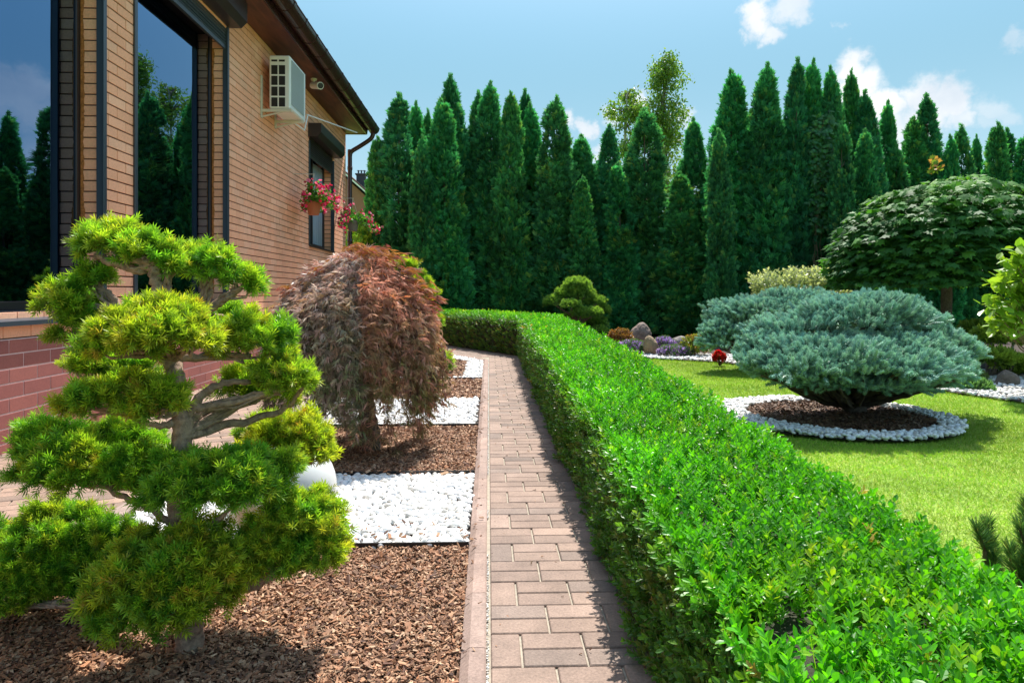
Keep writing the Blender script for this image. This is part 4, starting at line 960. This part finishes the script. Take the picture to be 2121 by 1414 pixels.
# ------------------------------------------------------------------ globe maple
gmb=P(1958,760,11.2); gmb[2]=-.02
gmt=thing('globe_maple','round headed maple on a straight trunk with dense dark green lobed leaves','maple tree',gmb)
g=Geo(); tt=spline([gmb,P(1957,700,11.2),P(1960,640,11.2),P(1960,560,11.2)],5,.004); tube(g,tt,np.linspace(.10,.075,len(tt)),12,(.15,.12,.09),rough=.04)
gl=Geo(); c0=P(1968,556,11.2); RX=224*11.2/F; RZ=190*11.2/F
for k in range(26):
    d_=rdir(1)[0]; d_[2]=abs(d_[2])*.8; e=c0+d_*np.array([RX,RX,RZ])*.85; tube(g,spline([tt[-1],(tt[-1]+e)/2+np.array([0,0,.1]),e],5,.01),np.linspace(.035,.008,11),6,(.13,.10,.08))
build('trunk',g,M_bark,gmt,smooth=True)
n=9500; d_=rdir(n*2); d_=d_[d_[:,2]>-.15][:n]; n=len(d_); zz=np.sign(d_[:,2])*np.abs(d_[:,2])**.9
d_[:,2]=zz; lay=1+.035*np.sin(d_[:,2]*38+lump(d_,1.5,3)*3)+.06*lump(d_,2.2,7)
Pt=c0+d_*np.array([RX,RX*.95,RZ])*(lay*rng.uniform(.80,1.02,n))[:,None]
out=unit(d_/np.array([1,1,.95])); horiz=unit(np.column_stack([d_[:,:2],np.zeros(n)])); D=unit(horiz*.9+np.array([0,0,-.62])+rng.normal(size=(n,3))*.3); up=unit(out*.9+np.array([0,0,.75])+rng.normal(size=(n,3))*.28)
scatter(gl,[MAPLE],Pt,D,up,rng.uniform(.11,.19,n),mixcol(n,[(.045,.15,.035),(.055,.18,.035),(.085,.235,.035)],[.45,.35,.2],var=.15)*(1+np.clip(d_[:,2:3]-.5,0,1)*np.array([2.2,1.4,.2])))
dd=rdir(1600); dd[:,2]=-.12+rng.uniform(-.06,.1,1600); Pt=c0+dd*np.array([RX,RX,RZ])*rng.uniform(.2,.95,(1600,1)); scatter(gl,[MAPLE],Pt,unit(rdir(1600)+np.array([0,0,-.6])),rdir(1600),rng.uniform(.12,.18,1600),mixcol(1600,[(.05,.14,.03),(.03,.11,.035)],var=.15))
for (px,py,cl) in ((1934,345,(.20,.30,.05)),(2047,372,(.42,.24,.09)),(1937,340,(.42,.22,.08)),(2040,388,(.34,.22,.08))):
    c=P(px,py,11.0); m=14; scatter(gl,[MAPLE],c+rng.normal(size=(m,3))*np.array([.05,.05,.08]),unit(rdir(m)+np.array([0,0,-.1])),rdir(m),rng.uniform(.06,.09,m),mixcol(m,[cl],var=.15))
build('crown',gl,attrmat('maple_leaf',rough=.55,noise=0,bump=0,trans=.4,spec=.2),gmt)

# ------------------------------------------------------------------ round pad pine, rockery, borders
def cloud_pads(root,pads,dens,tm,size,cols,tips,mat,upb=.6,depth=.85,pname='foliage_pad',bottom=-.3,amp=.10):
    for (cx,cy,rx,ry,d) in pads:
        c=P(cx,cy,d); r=ell_r(rx,ry,d,depth); n=int(dens*r[0]*(r[0]+r[2])*3); g=Geo()
        for sh,f in (((.92,1.03),1.0),((.6,.9),.6)):
            Pt,nr=ell_pts(int(n*f),c,r,bottom,amp,6,int(cx),sh); m=len(Pt); D=unit(nr+np.array([0,0,upb])+rng.normal(size=(m,3))*.3)
            scatter(g,tm,Pt,D,rdir(m),size*rng.uniform(.7,1.2,m),mixcol(m,cols,var=.13),mixcol(m,tips,var=.13))
        build(pname,g,mat,root)
PD=16.3; pb=P(1193,704,PD); pb[2]=-.02
pine=thing('cloud_pruned_pine','small pine clipped into round cushions, behind the box hedge','pine tree',pb)
pp_=[(1195,594,28,18,PD),(1170,610,20,12,PD),(1212,611,20,13,PD-.1),(1196,608,30,14,PD+.3),(1147,627,20,14,PD),(1183,634,20,12,PD-.4),(1204,628,14,10,PD),(1236,626,18,10,PD),(1226,651,22,13,PD-.3),(1245,645,20,14,PD+.2),(1205,650,20,12,PD-.3),(1243,690,20,12,PD-.2),(1240,670,18,12,PD+.2),(1178,668,22,16,PD+.4),(1210,672,24,14,PD+.5)]
cloud_pads(pine,[(a,b_,c_*.86,d_*.8,e_) for a,b_,c_,d_,e_ in pp_],900,YEW,.10,[(.10,.24,.05)],[(.32,.50,.09)],M_needle)
g=Geo(); trp=spline([pb,P(1190,660,PD),P(1194,628,PD),P(1195,600,PD)],6,.008); tube(g,trp,np.linspace(.10,.03,len(trp)),9,(.17,.11,.08))
for (cx,cy,rx,ry,d) in pp_:
    st=trp[int(rng.uniform(0,.8)*len(trp))] ; st=trp[np.argmin(np.abs(trp[:,2]-(P(cx,cy+25,d)[2])))]; tube(g,spline([st,(st+P(cx,cy,d))/2+np.array([0,0,-.04]),P(cx,cy+3,d)],5),np.linspace(.035,.015,11),6,(.20,.14,.10))
build('trunk',g,M_bark,pine,smooth=True)

def rock(poly,d,thick,label,col,seed):
    # rock hewn from its outline, domed in depth, with chipped facets
    pts=np.array([P(px,py,d) for px,py in poly]); b=pts.mean(0); 
    g=Geo(); V,Fs=ico(4); r=np.random.default_rng(seed); cen=pts.mean(0)
    ang=np.arctan2(pts[:,2]-cen[2],pts[:,0]-cen[0]); rad=np.hypot(pts[:,2]-cen[2],pts[:,0]-cen[0]); o_=np.argsort(ang); ang,rad=ang[o_],rad[o_]
    A=np.concatenate([ang-2*np.pi,ang,ang+2*np.pi]); Rr=np.tile(rad,3); va=np.arctan2(V[:,2],V[:,0]); s=np.interp(va,A,Rr)
    V2=np.column_stack([V[:,0]*s,V[:,1]*thick,V[:,2]*s]); nn=lump(V,2.0,seed)*.05+lump(V,5,seed+1)*.03; V2=V2*(1+np.round(nn*22)/22)[:,None]
    V2=V2+cen+np.array([0,thick*.3,0]); cz=V2[:,2].min(); g.add(V2,Fs,col)
    o=build('rock',g,M_stone,org=(cen[0],cen[1],0)); o.location=(cen[0],cen[1],0); tag(o,label,'rock','rockery stones'); return o
rock([(1303,706),(1306,690),(1318,676),(1333,668),(1343,678),(1350,700),(1348,712),(1320,714)],13.9,.22,'largest pointed brown rock at the back of the purple flowers',(.20,.145,.115),1)
rock([(1335,730),(1334,712),(1343,695),(1355,702),(1363,715),(1358,733),(1345,735)],12.8,.13,'upright light brown rock in front of the purple flowers',(.32,.22,.13),2)
rock([(1388,722),(1392,708),(1402,699),(1419,698),(1424,712),(1426,726),(1400,728)],13.3,.17,'grey rock at the right of the purple flowers',(.22,.19,.17),3)
rock([(2073,808),(2074,785),(2088,768),(2102,772),(2112,795),(2116,812),(2090,814)],8.6,.13,'upright brown stone on the white gravel at the right edge',(.15,.12,.09),4)
rock([(1924,808),(1928,799),(1945,795),(1962,796),(1968,804),(1964,810),(1940,812)],8.3,.12,'flat terracotta stone on the gravel under the spruce',(.36,.17,.09),5)
rock([(2046,800),(2048,792),(2056,791),(2062,800),(2058,806)],8.7,.05,'tiny dark stone beside the small green juniper mound',(.06,.05,.045),6)
def shrub(name,label,cat,cx,cy,rx,ry,d,dens,tm,size,cols,tips,mat,group=None,amp=.12,flowers=None,bottom=-.6,upb=.5):
    b=P(cx,cy,d); b[2]=-.02; o=thing(name,label,cat,b,group)
    cloud_pads(o,[(cx,cy,rx,ry,d)],dens,tm,size,cols,tips,mat,upb=upb,pname='leaves',bottom=bottom,amp=amp)
    g=Geo(); c=P(cx,cy,d)
    for k in range(7):
        e=c+ell_r(rx,ry,d)*rng.uniform(-.6,.6,3); tube(g,spline([b,(b+e)/2+rng.normal(size=3)*.02,e],4),np.linspace(.012,.005,9),5,(.14,.09,.06))
    build('stems',g,M_bark,o)
    if flowers is not None:
        nf,fc,fs=flowers; Pt,nr=ell_pts(nf,c,ell_r(rx,ry,d),-.1,amp,6,int(cx),(1.0,1.1)); m=len(Pt); gf=Geo()
        star=combine([(xf(LEAF6[0],(math.cos(a),.35,math.sin(a)),(0,1,0),1.0,(0,0,0)),LEAF6[1]) for a in np.linspace(0,6.283,6)[:5]])
        scatter(gf,[star],Pt,unit(nr+rng.normal(size=(m,3))*.4),rdir(m),fs*rng.uniform(.7,1.2,m),mixcol(m,fc,var=.1)); build('flowers',gf,M_petal,o)
    return o
LFT=BOXS
shrub('rust_shrub','low rust brown leafed shrub beside the largest rock','shrub',1285,702,24,15,13.4,900,LFT,.09,[(.16,.09,.03),(.22,.10,.03)],[(.30,.17,.04),(.34,.12,.03)],M_leaf)
for i,(cx,cy,rx,ry,d,lb) in enumerate([(1305,718,28,11,13.0,'left clump of purple flowers beside the rust brown shrub'),(1378,712,20,12,13.2,'upper clump of purple flowers between the brown and grey rocks'),(1400,727,34,9,12.6,'right clump of purple flowers below the grey rock')]):
    shrub('purple_flowers',lb,'flowers',cx,cy,rx,ry,d,700,LFT,.07,[(.07,.14,.05)],[(.12,.2,.08)],M_leaf,'purple flower clumps in the rockery',flowers=(260,[(.45,.28,.62),(.55,.38,.70)],.045))
shrub('lime_shrub','lime green leafy plant right of the grey rock','shrub',1442,716,24,17,12.6,600,LFT,.11,[(.16,.24,.03)],[(.45,.50,.06),(.35,.15,.06)],M_leaf)
shrub('red_begonia','small plant of bright red flowers between the two blue spruces','flowers',1490,742,11,12,11.0,1200,LFT,.05,[(.06,.12,.03)],[(.08,.15,.03)],M_leaf,flowers=(120,[(.75,.02,.015),(.62,.01,.02)],.05))
shrub('variegated_shrub','pale cream edged shrub showing above the rear blue spruce','shrub',1650,600,84,24,13.8,90,LFT,.24,[(.22,.30,.13),(.30,.36,.18)],[(.60,.62,.40)],M_leaf,amp=.3)
shrub('juniper_mound','low green juniper mound on the white gravel at right','juniper',2012,806,36,18,8.2,1500,THU,.07,[(.07,.17,.07)],[(.17,.33,.13)],M_needle,upb=.8)
shrub('juniper_mound','smaller juniper tuft behind the green mound on the gravel','juniper',2012,782,22,12,8.9,1300,THU,.07,[(.07,.15,.05)],[(.20,.27,.09)],M_needle,upb=.8)
# pruned juniper at right edge
jb=P(2070,800,9.6); jb[2]=-.02; jun=thing('pruned_juniper','yellow green juniper with bare curving limbs at the right edge','juniper',jb)
jp=[(2076,702,34,16,9.4),(2050,695,22,10,9.5),(2062,745,34,12,9.2),(2100,752,30,11,9.2),(2060,682,60,8,10.2),(2120,770,30,12,9.5),(2105,690,40,10,9.9)]
cloud_pads(jun,jp,1000,THU,.10,[(.09,.18,.03)],[(.30,.42,.05)],M_needle,upb=.5)
g=Geo()
for (cx,cy,rx,ry,d) in jp: tube(g,spline([jb+rng.normal(size=3)*.03,P((cx+2070)/2-15,785,9.5),P(cx,cy+5,d)],7,.006),np.linspace(.04,.015,15),7,(.19,.15,.12))
build('limbs',g,M_bark,jun,smooth=True)
# bright big-leaf shrub at right edge
mg=P(2210,790,7.6); mg[2]=-.02; mag=thing('magnolia_shrub','sunlit shrub with large bright yellow green leaves at the right edge','shrub',mg)
g=Geo(); gw=Geo(); 
for k in range(80):
    e=P(2045+rng.uniform(0,130),530+rng.uniform(0,150),7.5+rng.uniform(-.3,.4)); 
    if e is None: continue
    px=1060.5+F*((e[0]*CY-e[1]*SY)/(e[0]*SY+e[1]*CY)); py_=HOR-(e[2]-EYE)*F/(e[0]*SY+e[1]*CY)
    if px < 2110-(py_-500)*.42: continue
    tube(gw,spline([mg,(mg+e)/2+np.array([.05,0,.0]),e],5,.005),np.linspace(.014,.004,11),5,(.2,.15,.09)); m=13
    scatter(g,[LEAF6],e+rng.normal(size=(m,3))*.06,unit(rng.normal(size=(m,3))+np.array([-.3,0,.15])),unit(rng.normal(size=(m,3))*.5+np.array([0,0,1])),rng.uniform(.09,.15,m)[:,None]*np.array([1.25,1,1]),mixcol(m,[(.20,.36,.03),(.28,.42,.04)],var=.12))
build('stems',gw,M_bark,mag); build('leaves',g,M_leaf,mag)
# dwarf mountain pine behind the near hedge
def dwarf(cx,cy,d,tips,label):
    b=P(cx,cy+40,d); b[2]=-.03; o=thing('dwarf_pine',label,'pine',b,'dwarf pines behind the near end of the hedge'); g=Geo(); gw=Geo()
    q,f=needle_quad(.018); 
    for (px,py,L) in tips:
        e=P(px,py,d+rng.uniform(-.05,.08)); st=e-np.array([rng.normal()*.02,0,L]); tube(gw,[st,(st+e)/2,e-[0,0,.01]],[.007,.006,.004],6,(.12,.07,.045)); tube(gw,spline([b,(b+st)/2+[0,0,-.02],st],4),.009,6,(.12,.08,.06))
        m=420; t=rng.uniform(.0,1,(m,1)); Pt=st*(1-t)+e*t; a=rdir(m); a[:,2]=0; D=unit(unit(a)*.75+np.array([0,0,.8])*(.5+t)+rng.normal(size=(m,3))*.12)
        scatter(g,[(q,f)],Pt,D,rdir(m),rng.uniform(.045,.07,m),mixcol(m,[(.05,.13,.045),(.07,.16,.05),(.16,.18,.06)],[.5,.38,.12],var=.15))
    build('stems',gw,M_bark,o); build('needles',g,M_needle,o)
dwarf(2040,1110,2.75,[(2045,1080,.12),(2022,1090,.10),(2052,1120,.12),(2060,1150,.1)],'dark green dwarf pine shoots just behind the near hedge, left of the pair')
dwarf(2110,1130,2.6,[(2112,1090,.12),(2092,1135,.10),(2125,1150,.12),(2110,1165,.1),(2130,1040,.1)],'dwarf pine at the right edge behind the near hedge')

# ------------------------------------------------------------------ hanging flower pots
def pot(px,py,X,colr,label,seed,spread):
    u=ray(px,py); d=X/u.x; c=P(px,py,d); o=thing('hanging_flower_pot',label,'flower pot',(c[0],c[1],c[2]),'hanging pots of pink flowers on the house'); g=Geo(); n=24; a=np.linspace(0,2*np.pi,n,endpoint=False)
    prof=[(0,-.115),(.09,-.115),(.128,.07),(.143,.07),(.145,.115),(.132,.115),(.125,.06),(0,.06)]; V=[]
    for r_,z in prof: V.append(np.column_stack([c[0]+r_*np.cos(a),c[1]+r_*np.sin(a),np.full(n,c[2]+z)]))
    g.add(np.concatenate(V),[(i*n+j,i*n+(j+1)%n,(i+1)*n+(j+1)%n,(i+1)*n+j) for i in range(len(prof)-1) for j in range(n)]); build('pot',g,simple('terracotta' if colr[0]>.3 else 'dark_pot',colr,.7,noise=.1,nscale=10),o)
    g=Geo(); hz=c[2]+.62
    for k in range(3): b=k*2.1; tube(g,[(c[0]+.14*math.cos(b),c[1]+.14*math.sin(b),c[2]+.11),(c[0],c[1],hz)],.003,4)
    tube(g,[(c[0]+.02,c[1],hz-.005),(WX+.005,c[1],hz-.005)],.006,6); build('hanger',g,M_cream,o)
    gl=Geo(); gf=Geo(); gs=Geo()
    petal=combine([(xf(LEAF6[0]*np.array([1.5,1,1]),(math.cos(b),.5,math.sin(b)),(0,1,0),.6,(0,.25,0)),LEAF6[1]) for b in np.linspace(0,6.283,6)[:5]]+[(xf(LEAF6[0],(math.cos(b)*.12,1,math.sin(b)*.12),(1,0,0),.4,(0,0,0)),LEAF6[1]) for b in (0,2,4)])
    for k in range(44):
        b=rng.uniform(0,6.283); up_=rng.uniform(.05,.42); ro=rng.uniform(.08,.36)*spread; e=c+np.array([abs(math.cos(b))*ro*(1 if rng.uniform()<.6 else -.6),math.sin(b)*ro*1.15,.1+up_*(1-ro)-.55*max(0,ro-.22)])
        pp=spline([c+[0,0,.08],c+(e-c)*.5+[0,0,.09],e],6,.004); tube(gs,pp,.003,4,(.08,.2,.04)); m=34; i=rng.integers(2,len(pp),m)
        scatter(gl,[LEAF6],pp[i]+rng.normal(size=(m,3))*.02,unit(rdir(m)+[0,0,.2]),rdir(m),rng.uniform(.05,.085,m),mixcol(m,[(.07,.22,.03),(.10,.28,.035)],var=.15))
        m=4; scatter(gf,[petal],e+rng.normal(size=(m,3))*.035,unit((e-c)+rng.normal(size=(m,3))*.25),rdir(m),rng.uniform(.05,.085,m),mixcol(m,[(.72,.04,.16),(.62,.02,.07),(.80,.20,.32)],[.5,.3,.2],var=.1))
    build('stems',gs,M_leaf,o); build('leaves',gl,M_leaf,o); build('flowers',gf,M_petal,o)
pot(650,432,-3.13,(.42,.13,.055),'terracotta hanging pot of pink flowers in front of the small window',1,1.35)
pot(731,468,-3.02,(.16,.15,.13),'hanging pot of pink flowers by the downspout at the house corner',2,1.75)
shrub('bright_shrub','bright green sunlit shrub behind the house corner','shrub',750,505,40,50,19.0,160,LFT,.2,[(.18,.34,.03)],[(.32,.48,.05)],M_leaf,bottom=-.9)

# ------------------------------------------------------------------ neighbour house
nh=P(720,600,48); nh[2]=0
nb_=thing('neighbour_house','distant brown gabled house with a chimney beyond the thujas','house',nh)
c=P(700,372,48); g=Geo(); rx=P(765,410,48)
ridge=P(690,340,48); ev=P(790,428,48); y0=float(c[1]); wl_=P(640,600,48)[0]
extrude(g,[(2*ridge[0]-ev[0],0),(ev[0]-.4,0),(ev[0]-.4,ev[2]+.1),(ridge[0],ridge[2]-.15),(2*ridge[0]-ev[0]+.4,ev[2]+.1)],1,y0,y0+9); build('wall',g,simple('brown_render',(.30,.13,.09),.8,noise=.1,nscale=2),nb_)
g=Geo(); s0=np.array([ridge[0],ridge[2]]); s1=np.array([ev[0],ev[2]]); s2=np.array([2*ridge[0]-ev[0],ev[2]])
extrude(g,[tuple(s1),tuple(s1+[0,.12]),tuple(s0+[0,.14]),tuple(s2+[0,.12]),tuple(s2),tuple(s0)],1,y0-.5,y0-.35); build('bargeboard',g,M_white,nb_)
g=Geo(); extrude(g,[tuple(s1+[0,.12]),tuple(s1+[0,.25]),tuple(s0+[0,.28]),tuple(s2+[0,.25]),tuple(s2+[0,.12]),tuple(s0+[0,.14])],1,y0-.52,y0+9.5); rf=build('roof',g,simple('roof_tile',(.12,.05,.045),.6),nb_)
g=Geo(); k0=P(738,390,49); k1=P(756,362,49); box(g,(k0[0],k0[1],k0[2]-.6),(k1[0],k1[1]+.6,k1[2])); rbox(g,(k0[0]-.08,k0[1]-.08,k1[2]),(k1[0]+.08,k1[1]+.68,k1[2]+.10),.01)
ch=build('chimney',g,simple('dark_brick',(.05,.05,.07),.8),rf)
def sub3(name,g,m):
    o=build(name,g,m,nb_); return o
g=Geo()
for k in range(3):
    x=k0[0]+.1+k*(k1[0]-k0[0]-.2)/2; tube(g,[(x,k0[1]+.3,k1[2]+.1),(x,k0[1]+.3,k1[2]+.34)],.06,10); tube(g,[(x,k0[1]+.3,k1[2]+.34),(x,k0[1]+.3,k1[2]+.37)],[.12,.10],10)
sub3('flue_cowl',g,M_grey)
# creeper on the thujas at right
g=Geo(); gs=Geo(); 
for k in range(9):
    a0=P(1700+rng.uniform(-15,30),420+rng.uniform(0,60),17.1); a1=P(1705+rng.uniform(-20,25),330,17.2); a2=P(1700+rng.uniform(-10,40),235+rng.uniform(0,40),17.3)
    b0=a0.copy(); b0[2]=0; pp=spline([b0,a0,a1,a2],12,.03); tube(gs,pp,.008,4,(.15,.12,.06)); m=110; i=rng.integers(len(pp)//3,len(pp),m)
    scatter(g,[MAPLE],pp[i]+rng.normal(size=(m,3))*np.array([.10,.06,.1]),unit(np.array([0,-.3,-1])+rng.normal(size=(m,3))*.4),unit(np.array([0,-1,.5])+rng.normal(size=(m,3))*.3),rng.uniform(.10,.15,m),mixcol(m,[(.04,.18,.05),(.07,.24,.05)],var=.25))
cr_=thing('climbing_creeper','creeper vine climbing over the thujas left of the globe maple','climbing plant',(*P(1705,420,17.1)[:2],0)); build('stems',gs,M_bark,cr_); build('leaves',g,M_leaf,cr_)
